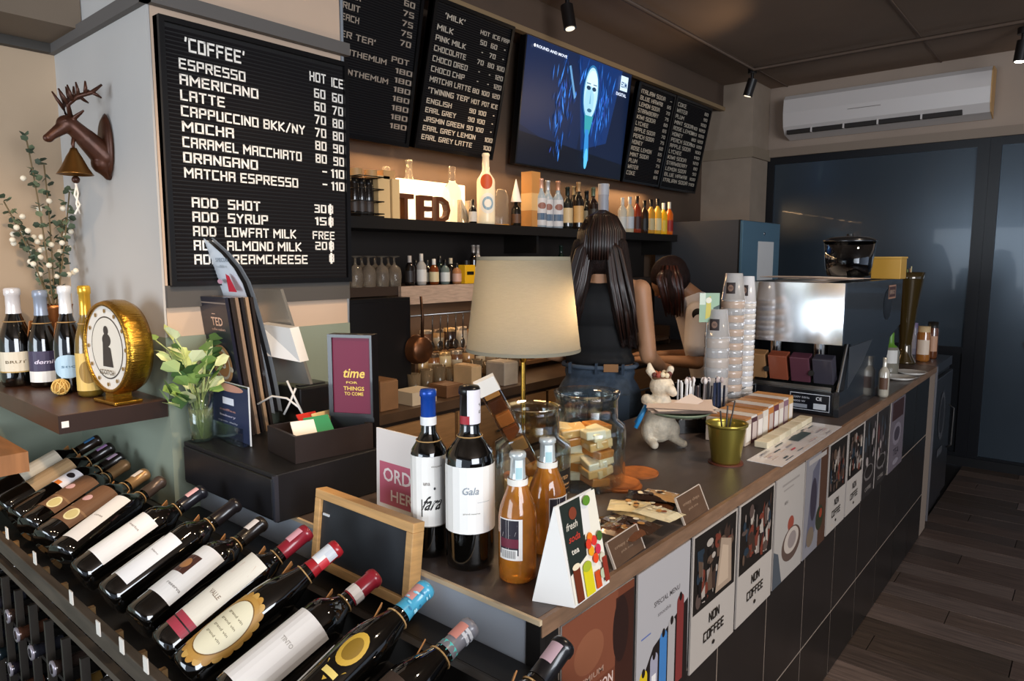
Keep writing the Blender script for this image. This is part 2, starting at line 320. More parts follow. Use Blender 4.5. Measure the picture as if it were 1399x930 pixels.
# ------------------------------------------------------------------ floor to counter: tiled service counter
CZ = .985
ct = thing('service_counter', 'long dark tiled service counter with brown worktop covered in coffee things', 'counter', (.9, .7, 0))
L = lambda x0, y0, z0, x1, y1, z1: (x0-.9, y0-.7, z0, x1-.9, y1-.7, z1)
part('carcass', MB().box(*L(.905, .712, .01, 4.63, 1.33, .945)).box(*L(.905, 1.33, .01, 1.42, 1.938, .945)), M('#171412', .6), ct)
WT = M('#4a3f3a', .38, vary=.12, vscale=3, stretch=(3, 14, 1), bump=.05, bscale=40)
part('worktop', MB().box(*L(.893, .70, .95, 4.63, 1.36, CZ)).box(*L(.893, 1.36, .95, 1.42, 1.938, CZ)), WT, ct)
part('front_edging', MB().box(*L(.893, .690, .951, 4.63, .7005, CZ-.001)), M('#7d604a', .45, vary=.2, vscale=4, stretch=(3, 1, 20)), ct, 'brown wood-grain edge strip')
part('end_edging', MB().box(*L(.886, .69, .975, .8935, 1.94, CZ-.001)), M('#c9b393', .45), ct)
part('end_panel', MB().box(*L(.892, .725, .02, .904, 1.94, .974)), M('#a3a9b2', .4), ct, 'pale grey laminate end panel')
part('corner_post', MB().box(*L(.890, .692, .01, .905, .724, .974)), M('#191716', .4), ct)
part('grout', MB().box(*L(.925, .6955, .01, 4.63, .711, .95)), M('#8f7d6e', .8), ct)
tm = [M(c, .32, vary=.12, vscale=6) for c in ('#1d1a18', '#221e1c', '#1a1817')]
for i in range(11):
    for j, (z0, z1) in enumerate(((.012, .261), (.269, .611), (.619, .947))):
        x0 = max(.908, .60+.35*i+.004); x1 = min(4.625, .60+.35*(i+1)-.004)
        part('tile', MB().box(*L(x0, .694, z0, x1, .704, z1)), tm[(i*3+j) % 3], ct)
fu = thing('undercounter_fridge', 'dark undercounter fridge with brushed steel edge at the far counter end', 'fridge', (4.64, .7, 0))
part('cabinet', MB().box(0, .012, .05, .6, .62, .93), M('#1b1b1d', .35), fu)
part('steel_top', MB().box(0, 0, .93, .6, .62, CZ), M('#5a5b60', .3, .8), fu)
part('door', MB().box(.02, -.012, .12, .58, .011, .90, b=.004), M('#2c2c2f', .3, .3), fu)
part('handle', MB().tube([(.5, -.015, .4), (.5, -.04, .42), (.5, -.04, .66), (.5, -.015, .68)], .007), STEEL, fu)
part('edge_strip', MB().box(-.004, -.014, .05, .012, .003, .985), M('#9a9aa0', .3, .8), fu)
part('kickplate', MB().box(.02, .03, 0, .58, .6, .05), BLK, fu)
a = Art(.3, .5, frame((4.74, .686, .35), (1, 0, 0), (0, 0, 1))); a.e(.5, .6, .35, .3, '#4b4a4c').e(.5, .6, .27, .23, '#222124').r(.2, .1, .8, .2, '#4b4a4c'); o = a.make('door_decal', None); o.parent = fu; o.matrix_parent_inverse = fu.matrix_world.inverted()
o.matrix_parent_inverse = Matrix.Translation((-4.64, -.7, 0))
st = thing('bar_stool', 'black stool standing beyond the fridge end of the counter', 'stool', (5.62, .92, 0))
part('seat', MB().cyl(.17, .62, .66, 20), BLK, st)
for k in range(4):
    q = PI/4+k*PI/2; part('leg', MB().rod((.13*math.cos(q), .13*math.sin(q), .62), (.19*math.cos(q), .19*math.sin(q), 0), .013), BLK, st)
part('foot_ring', MB().tube([(.172*math.cos(k*PI/8), .172*math.sin(k*PI/8), .22) for k in range(17)], .008), BLK, st)

# posters along the counter front
def poster(i, x0, x1, z0, z1, label, draw):
    t = thing('poster', label, 'poster', (x0, .693, z0), 'posters on the counter front')
    part('sheet', MB().box(0, -.0035, 0, x1-x0-.005, 0, z1-z0), M('#b5aaa2', .35), t)
    a = Art(x1-x0-.005, z1-z0, frame((0, -.0036, 0), (1, 0, 0), (0, 0, 1)), eps=.00003); draw(a); a.make('print', t)
def photo_non(seed):
    def d(a):
        rr = random.Random(seed); a.r(0, 0, 1, 1, '#b0a69c').r(.03, .42, .97, .985, '#1b1612')
        for k in range(60):
            c = rr.choice(['#3b2a22', '#5a4638', '#8d7f76', '#24303a', '#6e3325', '#a89c90', '#14100e', '#53433c'])
            (a.e(rr.uniform(.12, .88), rr.uniform(.48, .9), rr.uniform(.01, .08), rr.uniform(.01, .06), c, 8) if k % 3 else a.p([(x_ := rr.uniform(.1, .8), y_ := rr.uniform(.45, .75)), (x_+rr.uniform(.03, .12), y_-.01), (x_+rr.uniform(.03, .1), y_+rr.uniform(.08, .22)), (x_-.02, y_+rr.uniform(.05, .15))], c))
        if seed == 3: a.p([(.5, .46), (.88, .46), (.85, .8), (.6, .86)], '#a08a76').p([(.55, .5), (.8, .5), (.78, .76), (.64, .8)], '#b8a18a')
        a.b('NON', .5, .27, .075, '#1c1916', .24, 'c').b('COFFEE', .5, .15, .075, '#1c1916', .46, 'c').e(.5, .09, .03, .016, '#1c1916')
    return d
def d_promo(a):
    a.r(0, 0, 1, 1, '#6d3a26').r(.0, .55, .75, 1, '#7c4630').r(.72, .2, 1, .95, '#3a1d14').e(.8, .75, .12, .2, '#2a1712').r(.1, .0, .6, .3, '#52281b').e(.35, .75, .2, .12, '#8a543a')
    a.t('PREMIUM', .34, .58, .035, '#a98470', .42, 'c').t('PROMOTION', .38, .47, .065, '#d8bdb0', .62, 'c').r(.14, .40, .64, .405, '#b08876').t('DESSERT', .38, .28, .06, '#b98f80', .5, 'c').t('& CAKE', .38, .18, .06, '#b98f80', .36, 'c')
def d_lids(a):
    a.r(0, 0, 1, 1, '#aaa5a4').t('SPECIAL MENU', .55, .71, .035, '#4a4444', .5, 'c').t('smoothie', .5, .63, .03, '#6a6464', .25, 'c').r(.08, .555, .25, .565, '#5a6aa0')
    a.p([(0, 0), (0, .2), (.3, .45), (.98, .6), (1, 0)], '#1d1614')
    for x, c, h in ((.06, '#d6b41c', .3), (.25, '#9c98a4', .36), (.42, '#3f77b0', .46), (.58, '#a7a09c', .5), (.75, '#7a2f2c', .62)):
        a.r(x, .05, x+.14, h, c).e(x+.07, h, .07, .045, c).e(x+.07, h+.03, .03, .03, '#1c1412').r(x+.03, .2, x+.11, .26, '#e8e0da' if x == .25 else c)
def d_ice(a):
    a.r(0, 0, 1, 1, '#a69e96').r(.2, .9, .8, .92, '#8d857e').r(.25, .85, .6, .865, '#8d857e').e(.55, .5, .11, .07, '#8d4434').e(.6, .3, .34, .16, '#57453c').e(.6, .33, .26, .12, '#b5a79b').e(.62, .33, .15, .08, '#8a7d78').p([(0, 0), (.3, 0), (.15, .3), (0, .35)], '#4a4f55').t('MENU', .3, .72, .03, '#77706a')
def d_drink(a):
    a.r(0, 0, 1, 1, '#817d80').r(.65, 0, 1, 1, '#4d3325').p([(.1, .1), (.5, .2), (.62, .95), (.3, .85)], '#5c5a66').e(.38, .55, .14, .22, '#36303a').e(.7, .3, .18, .13, '#2e3120').e(.75, .34, .07, .05, '#8b3a24').e(.3, .18, .16, .1, '#706050').r(.1, .93, .9, .98, '#a39a93')
def d_dark(seed):
    def d(a):
        rr = random.Random(seed); a.r(0, 0, 1, 1, '#2a2523')
        for k in range(18): a.e(rr.uniform(.1, .9), rr.uniform(.25, .9), rr.uniform(.03, .09), rr.uniform(.04, .13), rr.choice(['#4b4143', '#7d7272', '#5a3430', '#16130f', '#9b8f8a', '#3b4148']), 8)
        a.e(.5, .3, .38, .1, '#6b6460').e(.5, .31, .33, .08, '#241f1c').t('COFFEE', .5, .07, .05, '#8f857d', .5, 'c')
    return d
def d_pale(a):
    a.r(0, 0, 1, 1, '#6c6166').r(.1, .72, .9, .98, '#3c2422').e(.5, .5, .3, .16, '#857a80').e(.5, .5, .2, .1, '#443b42').t('TEA', .5, .2, .1, '#332b30', .4, 'c').e(.5, .1, .2, .04, '#8f858a')
PZ = .948
poster(0, .95, 1.207, .595, PZ, 'brown premium promotion dessert poster at the near counter corner', d_promo)
poster(1, 1.217, 1.464, .60, PZ, 'pale poster with yellow, grey, blue and red smoothie cups', d_lids)
poster(2, 1.474, 1.741, .60, PZ, 'non coffee poster showing a pale poured drink on black', photo_non(3))
poster(3, 1.751, 2.016, .60, PZ, 'non coffee poster with brown fruit photo between two other posters', photo_non(5))
poster(4, 2.026, 2.291, .605, PZ, 'grey poster with a red blob above a dessert plate', d_ice)
poster(5, 2.301, 2.545, .605, PZ, 'blue-grey drink poster with a dark brown right band', d_drink)
poster(6, 2.555, 2.79, .61, PZ, 'non coffee poster with dark photo below the white menu card', photo_non(11))
poster(7, 2.80, 3.03, .61, PZ, 'narrow non coffee poster just before the all-dark posters', photo_non(17))
poster(8, 3.04, 3.24, .61, PZ, 'dark poster with a pale bowl rim, first of the dark ones', d_dark(2))
poster(9, 3.25, 3.46, .61, PZ, 'dark grey poster with tall glass shapes beside the purple-grey poster', d_dark(9))
poster(10, 3.50, 3.80, .61, PZ, 'purple-grey poster with a dark red top, last before bare tiles', d_pale)

# white laminate niche: black cash box on the return counter
BX = M('#141316', .42)
cb = thing('cash_drawer', 'matt black cash drawer box standing on the counter return', 'cash drawer', (.835, 1.43, CZ))
part('box', MB().box(0, 0, .001, .45, .47, .118, b=.003), BX, cb)
part('drawer_front', MB().box(-.006, .01, .010, .001, .46, .107, b=.002), M('#19181b', .35), cb)
part('corner_edge', MB().box(-.007, -.003, .006, .004, .006, .116), M('#4a4b55', .3, .6), cb)

# ------------------------------------------------------------------ menu boards
GREY0 = '#1b191b'
def board(label, cat, X0, X1, yb, zb, yt, zt, draw, rows, name='menu_letter_board', frm='#080708', grooves=True, bg_='#100f10', inks=None, fw=.018):
    h = math.hypot(yt-yb, zt-zb); T = frame((X0, yb, zb), (1, 0, 0), (0, yt-yb, zt-zb)); wdt = X1-X0
    t = thing(name, label, cat, T, 'black letter menu boards' if name == 'menu_letter_board' else None)
    F = M(frm, .35)
    part('backing', MB().box(0, 0, -.03, wdt, h, 0), M(bg_, .55), t)
    part('board_frame', MB().box(0, 0, -.035, fw, h, .012).box(wdt-fw, 0, -.035, wdt, h, .012).box(fw, 0, -.035, wdt-fw, fw, .012).box(fw, h-fw, -.035, wdt-fw, h, .012), F, t)
    if grooves:
        mb = MB(); n = int((h-2*fw)/.011)
        for i in range(n): mb.box(fw, fw+i*.011, 0, wdt-fw, fw+i*.011+.007, .0018)
        part('felt_ridges', mb, M('#141214', .9, spec=.2), t, kind='stuff')
    a = Art(wdt, h, e0=.003, eps=.00001)
    rr_ = rows(a); PM = printmat('white_letters', .5)
    for r in rr_: r.make('letter_row', t, PM)['kind'] = 'stuff'
    if a.f: a.make('lettering', t, PM)['kind'] = 'stuff'
    return t
def rows_coffee(a):
    W = '#f4f1ea'; rows = []
    def row(*cells):
        b = Art(a.w, a.h, e0=.003, eps=.00001)
        for c in cells: b.b(*c[:5], **c[5])
        rows.append(b)
    row(("'COFFEE'", .115, .89, .052, W, dict(wd=.29))); row(('HOT', .765, .885, .042, W, dict(wd=.10)), ('ICE', .90, .880, .042, W, dict(wd=.075)))
    R = [('ESPRESSO', .32, '60', '60'), ('AMERICANO', .385, '60', '70'), ('LATTE', .21, '70', '80'), ('CAPPUCCINO BKK/NY', .645, '70', '80'), ('MOCHA', .25, '80', '90'), ('CARAMEL MACCHIATO', .62, '80', '90'), ('ORANGANO', .37, '-', '110'), ('MATCHA ESPRESSO', .595, '-', '110')]
    for i, (s, wd, h, c) in enumerate(R):
        yy = .822-i*.0578; y2 = .818-i*.0565
        row((s, .085, yy, .040, W, dict(wd=wd)), (h, .86, y2, .040, W, dict(wd=.07 if h != '-' else .03, al='r')), (c, .972, y2-.003, .040, W, dict(wd=.088 if len(c) == 3 else .07, al='r')))
    for i, (s, wd, q) in enumerate([('ADD  SHOT', .345, '30'), ('ADD  SYRUP', .385, '15'), ('ADD  LOWFAT MILK', .545, 'FREE'), ('ADD  ALMOND MILK', .575, '20'), ('ADD CREAMCHEESE', .61, '')]):
        yy = .306-i*.0555; cells = [(s, .115, yy, .040, W, dict(wd=wd))]
        if q == 'FREE': cells.append((q, .76, yy, .037, W, dict(wd=.14)))
        else:
            if q: cells.append((q, .775, yy+.008, .037, W, dict(wd=.075)))
            cells.append(('8', .862, yy+.008, .037, W, dict(wd=.032))); cells.append(('I', .870, yy, .052, W, dict(wd=.012)))
        row(*cells)
    return rows
board('large black coffee menu letter board hanging on the plastered pillar', 'menu board', .838, 1.432, 1.935, 1.528, 1.925, 2.235, None, rows_coffee, fw=.014)
def rows_tea(a):
    W = '#b5a594'
    for i, (s, x) in enumerate([('MILK TEA', .08), ('THAI TEA', .1), ('GREEN', .05), ('FRUIT', .08), ('PEACH', .06)]): a.b(s, .32-.03+.0, .90-i*.062, .036, W, .26 if len(s) > 6 else .18)
    a.b('ICE', .80, .90, .034, W, .12)
    for i, s in enumerate(['60', '75', '75', '75', '70']): a.b(s, .93, .84-i*.058, .034, W, .1, 'r')
    a.b("'FLOWER TEA'", .1, .56, .036, W, .52).b('POT', .77, .50, .034, W, .16)
    a.b('CHRYSANTHEMUM', .1, .47, .034, W, .63).b('CHRYSANTHEMUM', .13, .36, .034, W, .63)
    for i in range(7): a.b('180', .97, .44-i*.056, .032, W, .16, 'r')
    return []
board('tea menu letter board partly hidden by the pillar edge', 'menu board', 1.70, 2.372, 2.705, 2.16, 2.56, 2.90, None, rows_tea)
def rows_milk(a):
    W = '#d8ccba'
    a.b("'MILK'", .14, .885, .038, W, .24).b('HOT', .58, .868, .03, W, .12).b('ICE', .74, .868, .03, W, .1).b('FRAP', .86, .868, .03, W, .11)
    R = [('MILK', .19, '50', '60', '-'), ('PINK MILK', .36, '-', '70', '-'), ('CHOCOLATE', .38, '70', '80', '100'), ('CHOCO OREO', .42, '-', '-', '120'), ('CHOCO CHIP', .40, '-', '-', '120'), ('MATCHA LATTE', .50, '80', '100', '120')]
    for i, (s, wd, *q) in enumerate(R):
        yy = .80-i*.068; a.b(s, .07, yy, .038, W, wd)
        for c, x in zip(q, (.68, .82, .965)):
            if c == '-': a.r(x-.05, yy+.015, x-.03, yy+.022, W)
            else: a.b(c, x, yy, .034, W, .11 if len(c) == 3 else .085, 'r')
    a.b("'TWINING TEA'", .07, .385, .038, W, .50).b('HOT', .60, .385, .034, W, .11).b('POT', .74, .385, .034, W, .1).b('ICE', .87, .385, .034, W, .09)
    for i, (s, wd, *q) in enumerate([('ENGLISH', .30, '90', '100', '-'), ('EARL GREY', .37, '90', '100', '-'), ('JASMIN GREEN', .49, '90', '100', '-'), ('EARL GREY LEMON', .66, '', '', '100'), ('EARL GREY LATTE', .63, '', '', '100')]):
        yy = .315-i*.062; a.b(s, .07, yy, .036, W, wd)
        for c, x in zip(q, (.68, .82, .965)):
            if c == '-': a.r(x-.05, yy+.015, x-.03, yy+.022, W)
            elif c: a.b(c, x, yy, .034, W, .11 if len(c) == 3 else .085, 'r')
    return []
board('milk menu letter board hanging beside the television screen', 'menu board', 2.408, 2.995, 2.70, 2.165, 2.53, 2.855, None, rows_milk)
def blocks(seed, spec):
    def f(a):
        rr = random.Random(seed); W = '#d9cdb9'
        for (x, y, words_, q) in spec:
            a.b(words_, x, y, .042, W, min(.66, .056*len(words_)))
            if q: a.b(q, .94, y, .034, W, .055*len(q), 'r')
        return []
    return f
SODA = ['ITALIAN SODA', 'BLUE HAWAII', 'LEMON SODA', 'STRAWBERRY', 'KIWI SODA', 'LYCHEE', 'APPLE SODA', 'PEACH SODA', 'HONEY', 'ROSE LEMON', 'MINT SODA', 'PLUM', 'WATER', 'COKE']
board('black letter board between the television and the last menu', 'menu board', 4.40, 4.93, 2.70, 2.165, 2.565, 2.84, None,
      blocks(3, [(.08, .90-i*.063, s, '-' if i == 0 else str(60+5*(i % 4))) for i, s in enumerate(SODA)]))
board('last letter board at the dark end of the back wall', 'menu board', 4.945, 5.57, 2.70, 2.16, 2.565, 2.842, None,
      blocks(4, [(.08, .90-i*.063, s, str(80+10*(i % 5))+(' 120' if 2 < i < 7 else '')) for i, s in enumerate(reversed(SODA))]))
# television
tv = thing('television', 'large wall television showing a pale blue face among feathers', 'television', frame((3.205, 2.70, 2.165), (1, 0, 0), (0, -.09, .75)))
tw, th = 1.178, .757
part('bezel', MB().box(0, 0, -.045, tw, th, 0, b=.004), M('#08080a', .3), tv)
part('bracket', MB().box(.4, .25, -.12, .8, .5, -.045), BLK, tv)
a = Art(tw-.02, th-.02, Matrix.Translation((.01, .01, 0)), eps=.00004)
rr = random.Random(5); a.r(0, 0, 1, 1, '#0a1730')
a.p([(.0, .3), (.5, .1), (.6, 1), (0, 1)], '#0c1e3e').p([(.45, 1), (.9, 1), (.8, .3), (.55, .2)], '#0d2a5c').p([(0, 0), (1, 0), (1, .14), (0, .25)], '#060c1a')
for k in range(230):
    cx, cy = rr.choice([(.33, .3), (.36, .68), (.72, .55), (.7, .75), (.55, .9), (.62, .55)]); cx += rr.gauss(0, .055); cy += rr.gauss(0, .12)
    if not .03 < cx < .95 or not .06 < cy < .93: continue
    l = rr.uniform(.02, .12); s_ = rr.uniform(-.4, .4); wd = rr.uniform(.002, .008)
    a.p([(cx-wd, cy), (cx+s_*l*.4, cy-l*.7), (cx+wd, cy), (cx-s_*l*.4, cy+l*.7)], rr.choice(['#1c4f9c', '#2a6bc4', '#174080', '#0f2c60', '#3a80d8', '#123468', '#2b3f8a']))
a.p([(.36, .85), (.43, .6), (.445, .62), (.375, .86)], '#5a8cb8')
a.e(.585, .69, .075, .235, '#2a6a9a', 20).e(.585, .69, .066, .215, '#a9cfe2', 20).e(.59, .78, .05, .1, '#c4dfec', 16).e(.575, .62, .045, .13, '#93c3d8', 16)
a.p([(.545, .5), (.63, .5), (.61, .36), (.585, .25), (.56, .36)], '#2f8f9c').p([(.565, .38), (.60, .38), (.625, .12), (.60, .06), (.575, .14)], '#2e7fc0').e(.60, .13, .018, .09, '#57b4e0', 12)
a.e(.557, .73, .02, .018, '#16344e').e(.612, .73, .02, .018, '#16344e').p([(.583, .72), (.592, .6), (.575, .6)], '#6ba3bc').e(.585, .545, .022, .016, '#2a5c7a').r(.535, .762, .575, .77, '#284a66').r(.6, .762, .635, .77, '#284a66')
a.t('ROUND AND MOVE', .07, .90, .022, '#e8f0ff', .26).e(.055, .91, .008, .012, '#ffffff').r(.875, .80, .955, .93, '#c4dcee').t('EDM', .885, .83, .05, '#1b3f6c', .06).t('DIGITAL', .84, .75, .028, '#dbe8ff', .11)
a.make('screen', tv, printmat('screen_light', .4, .7))

# ------------------------------------------------------------------ shelves behind the bar
SZ = 1.79; shm = M('#17130f', .5)
us = thing('upper_wall_shelf', 'long black wall shelf carrying bottles below the menu boards', 'shelf', (1.45, 2.5, SZ-.05))
part('board', MB().box(0, 0, 0, 3.45, .285, .05), shm, us); part('back_panel', MB().box(0, .283, -.30, 3.45, .295, 0), M('#231d19', .6), us)  # dark panel under the board stands in for shade on the wall
for x in (.05, 1.75, 3.4): part('bracket', MB().box(x, .03, -.10, x+.02, .285, 0), shm, us)
z2 = PX(550, 391, 'y', 2.45).z
ls = thing('lower_wall_shelf', 'wooden fronted bar shelf with glasses, small bottles and hanging utensils', 'shelf', (1.45, 2.43, z2-.085))
x1 = PX(548, 391, 'y', 2.43).x-1.45
part('board', MB().box(0, .02, .045, 3.0, .365, .085), M('#3a2c22', .5), ls)
part('wooden_fascia', MB().box(x1, 0, 0, 2.6, .02, .085), M('#c2a58e', .6, vary=.18, vscale=8, stretch=(2, 1, 14)), ls, 'pale rough wooden front strip')
part('hanging_rail', MB().tube([(x1+.1, .06, -.06), (2.5, .06, -.06)], .006), STEEL, ls)
kc = thing('kitchen_cabinet', 'tall black cabinet under the glasses shelf behind the maroon sign', 'cabinet', (1.46, 2.36, 1.0))
part('body', MB().box(0, 0, 0, x1-.02, .42, z2-.045-1.0), M('#0e0d0d', .4), kc); part('door', MB().box(.01, -.012, .01, x1-.03, -.001, z2-.06-1.0), M('#121112', .35), kc)
bc = thing('back_counter', 'dark back counter crowded with jars behind the two women', 'counter', (1.46, 2.13, 0))
part('body', MB().box(0, .02, .01, 3.4, .65, .95), M('#2c211a', .5), bc); part('worktop', MB().box(0, 0, .95, 3.4, .655, .99), M('#4b392b', .35, vary=.2), bc)
for i in range(5):
    d = part('drawer', MB().box(.02+i*.66, .001, .68, .66+i*.66, .019, .93), M('#8e6b48', .5, vary=.15, stretch=(1, 1, 8)), bc)
    part('handle', MB().rod((.26+i*.66, -.012, .8), (.42+i*.66, -.012, .8), .006), STEEL, d)
for i in range(5): part('door', MB().box(.02+i*.66, .001, .06, .66+i*.66, .019, .66), M('#5a4230', .5), bc)
# splash tiles on the wall behind
bw = MB()
rk = thing('jar_rack', 'two-step wooden rack packed with small jars on the back counter', 'rack', (2.13, 2.4, .991))
for k, (y0, zz) in enumerate(((0, .05), (.13, .15))): part('step', MB().box(0, y0, zz-.02, 2.5, y0+.125, zz), M('#7d5c3e', .5, vary=.2, stretch=(1, 8, 8)), rk)
for x in (0, 1.24, 2.48): part('side', MB().box(x, 0, 0, x+.02, .255, .129), M('#5a412c', .5), rk)

# bottle factory -----------------------------------------------------
def prof_bottle(kind, r, h):
    if kind == 'bordeaux': return [(0, .004), (r*.8, 0), (r*.97, .006), (r, .02), (r, h*.60), (r*.93, h*.645), (r*.62, h*.70), (r*.42, h*.745), (r*.38, h*.80), (r*.37, h*.955), (r*.42, h*.96), (r*.42, h*.985), (r*.36, h), (0, h)]
    if kind == 'burgundy': return [(0, .004), (r*.8, 0), (r*.97, .006), (r, .02), (r, h*.50), (r*.92, h*.58), (r*.66, h*.68), (r*.44, h*.77), (r*.37, h*.84), (r*.36, h*.955), (r*.41, h*.96), (r*.41, h*.985), (r*.36, h), (0, h)]
    if kind == 'squat': return [(0, .003), (r*.85, 0), (r, .01), (r, h*.55), (r*.85, h*.64), (r*.42, h*.72), (r*.36, h*.8), (r*.36, h*.97), (r*.3, h), (0, h)]
    if kind == 'jar': return [(0, .003), (r*.9, 0), (r, .01), (r, h*.78), (r*.85, h*.86), (r*.85, h), (0, h)]
    return [(0, .003), (r*.9, 0), (r, .012), (r, h*.62), (r*.8, h*.69), (r*.4, h*.77), (r*.36, h*.82), (r*.36, h), (0, h)]
def rad_at(p, z):
    for (r0, z0), (r1, z1) in zip(p, p[1:]):
        if z0 <= z <= z1 and z1 > z0: return r0+(r1-r0)*(z-z0)/(z1-z0)
    return p[0][0]
def wrap(root, pr_, z0, z1, ang, deg, draw, name='label', r=None, label=None, lift=.0006, bg=None):
    """a paper label rolled on the bottle: centred at angle ang"""
    r = (r or rad_at(pr_, (z0+z1)/2))+lift; w_ = math.radians(deg)*r
    T = Matrix.Rotation(ang, 4, 'Z') @ Matrix(((0, 0, 1, 0), (1, 0, 0, 0), (0, 1, 0, 0), (0, 0, 0, 1))) @ Matrix.Translation((0, z0, 0))
    a = Art(w_, z1-z0, T, bend=r, eps=.00005, e0=0)
    if bg: a.r(0, 0, 1, 1, bg)
    if draw: draw(a)
    return a.make(name, root, printmat('label_paper', .5), label)
def bottle(name, label, T, kind='bordeaux', r=.037, h=.31, glass=None, cap=None, cap_z=.80, draw=None, lz=(.12, .42), ang=PI, deg=150, bg='#e9e4da', group=None, cat='bottle', n=24, cap2=None, extra=None, capname='capsule'):
    p = prof_bottle(kind, r, h); t = thing(name, label, cat, T, group)
    part('glass_body', MB().lathe(p, n), glass or BOT, t)
    if cap:
        q = [(rad_at(p, h*cap_z)+.0011, h*cap_z)]+[(a_+.0011, z_) for a_, z_ in p if h*cap_z < z_ <= h and a_ > 0]+[(0, h+.001)]
        part(capname, MB().lathe(q, n), cap, t)
    if cap2:
        z0, z1, mt = cap2; rr_ = max(rad_at(p, h*z0), rad_at(p, h*z1))+.0018
        part('capsule_band', MB().lathe([(rr_, h*z0), (rr_, h*z1)], n), mt, t)
    if draw or bg: wrap(t, p, h*lz[0], h*lz[1], ang, deg, draw, bg=bg)
    if extra: extra(t, p)
    return t

# upper shelf row ------------------------------------------------------
def on_shelf(px, y=2.62, z=SZ): q = PX(px, 300, 'y', y); return Vector((q.x, y, z))
def sz_at(px, dpx, y): # metres for a pixel span at that place
    q = PX(px, 300, 'y', y); return dpx*((q-Vector((0, 0, HEYE))).dot(CF))/FPX
cg = thing('wire_basket', 'black basket of dark jars at the pillar end of the upper shelf', 'basket', on_shelf(478)+Vector((0, -.08, 0)))
bw_ = sz_at(495, 40, 2.6)
part('base', MB().box(0, 0, .001, bw_, .16, .01), BLK, cg)
for k in range(4): part('wire', MB().tube([(0, 0, .02+k*.055), (bw_, 0, .02+k*.055), (bw_, .16, .02+k*.055), (0, .16, .02+k*.055), (0, 0, .02+k*.055)], .0025, 4), BLK, cg)
for k in range(3): bottle('dark_jar', ['dark jar at the pillar side of the black basket', 'dark jar in the middle of the black basket', 'dark jar nearest the pale wooden box in the basket'][k], Matrix.Translation(on_shelf(478)+Vector((bw_*(.2+.3*k), 0, .0105))), 'jar', .026, .17, M('#1c1714', .15, coat=.6), M('#0c0b0b', .3), .86, bg='#3b2f28', deg=120, ang=-PI/2-.6, group='dark jars in the basket', cat='jar', capname='lid')
px_ = on_shelf(478); 
for k, px in enumerate((482, 496, 512)): solo('wooden_block', MB().cyl(.03, 0, .035, 14) if k != 2 else MB().box(-.035, -.03, 0, .035, .03, .04), M('#c69b66', .55), ['round wooden block near the pillar on top of the basket', 'second round wooden block on top of the basket', 'square wooden block on top of the basket beside the carton'][k], 'wooden block', 'wooden blocks on the basket', Matrix.Translation(Vector((px_.x+.04+.085*k, 2.62, SZ+.187))))
q = on_shelf(528); solo('folded_carton', MB().box(-.07, -.03, 0, .0, .05, .20).box(.005, -.04, 0, .05, .05, .19), M('#e2c08a', .6), 'tall cream carton between the basket and the letters', 'carton', T=Matrix.Translation(q))
wlw = sz_at(600, 122, 2.72); q = PX(541, 300, 'y', 2.72)
sg = thing('backlit_sign_slab', 'glowing white backlit slab with lettering standing on the upper shelf', 'sign', (q.x, 2.70, SZ))
part('slab', MB().box(0, 0, .001, wlw, .02, .215, b=.003), M('#fff2da', .4, emis=1.2, emhex='#ffdcae'), sg)
for i, (s, px) in enumerate((('T', 548), ('E', 578), ('D', 600), ('N', 640))):
    vs, fs, x0, x1_ = glyphs(s); hh = .13; me = MB(frame((PX(px-10, 300, 'y', 2.62).x, 2.62 if s != 'N' else 2.66, SZ+.001), (1, 0, 0), (0, 0, 1)))
    sx = {'T': .1, 'E': .085, 'D': .10, 'N': .09}[s]/(x1_-x0); k0 = len(vs)
    me.add([((a_-x0)*sx, b_*hh/.72, 0) for a_, b_, c_ in vs]+[((a_-x0)*sx, b_*hh/.72, .035) for a_, b_, c_ in vs], [f[::-1] for f in fs]+[[v+k0 for v in f] for f in fs])
    # side walls from boundary edges
    ed = {}
    for f in fs:
        for a_, b_ in zip(f, f[1:]+f[:1]): ed[(a_, b_)] = 1
    me.add([p for p in [((a_-x0)*sx, b_*hh/.72, 0) for a_, b_, c_ in vs]+[((a_-x0)*sx, b_*hh/.72, .035) for a_, b_, c_ in vs]], [(a_, b_, b_+k0, a_+k0) for a_, b_ in ed if (b_, a_) not in ed])
    solo('block_letter', me, M('#5e3318' if s != 'N' else '#c9b79c', .5, vary=.2), {'T': 'dark wooden block letter T in front of the glowing slab', 'E': 'dark wooden block letter E between the T and the D', 'D': 'dark wooden block letter D beside the E on the shelf', 'N': 'pale block letter N fading into the glowing slab'}[s], 'letter', 'block letters on the shelf')
CLR = M('#e9e2d4', .05, trans=.9, ior=1.3); AMB = M('#b5651d', .08, trans=.5, coat=.5); DKG = M('#14120e', .08, coat=1)
q = on_shelf(618, 2.66); bottle('glass_cloche', 'small glass cloche with knob above the glowing slab', Matrix.Translation(q+Vector((0, .0, .22-.22))), 'squat', .05, .30, CLR, bg=None, cat='cloche')
q = on_shelf(529, 2.75); bottle('clear_decanter', 'clear round decanter behind the cream carton', Matrix.Translation(q), 'squat', .06, .27, CLR, bg=None, cat='decanter')
q = on_shelf(560, 2.755); bottle('clear_decanter', 'clear thin-necked decanter behind the letter T', Matrix.Translation(q), 'bordeaux', .045, .32, CLR, bg=None, cat='decanter')
q = on_shelf(646, 2.58); bottle('tonic_bottle', 'little black bottle with white label in front of the glowing slab', Matrix.Translation(q), 'squat', .022, .13, DKG, bg='#d9d2c6', ang=-PI/2-.6, lz=(.1, .5))
q = on_shelf(664, 2.6)
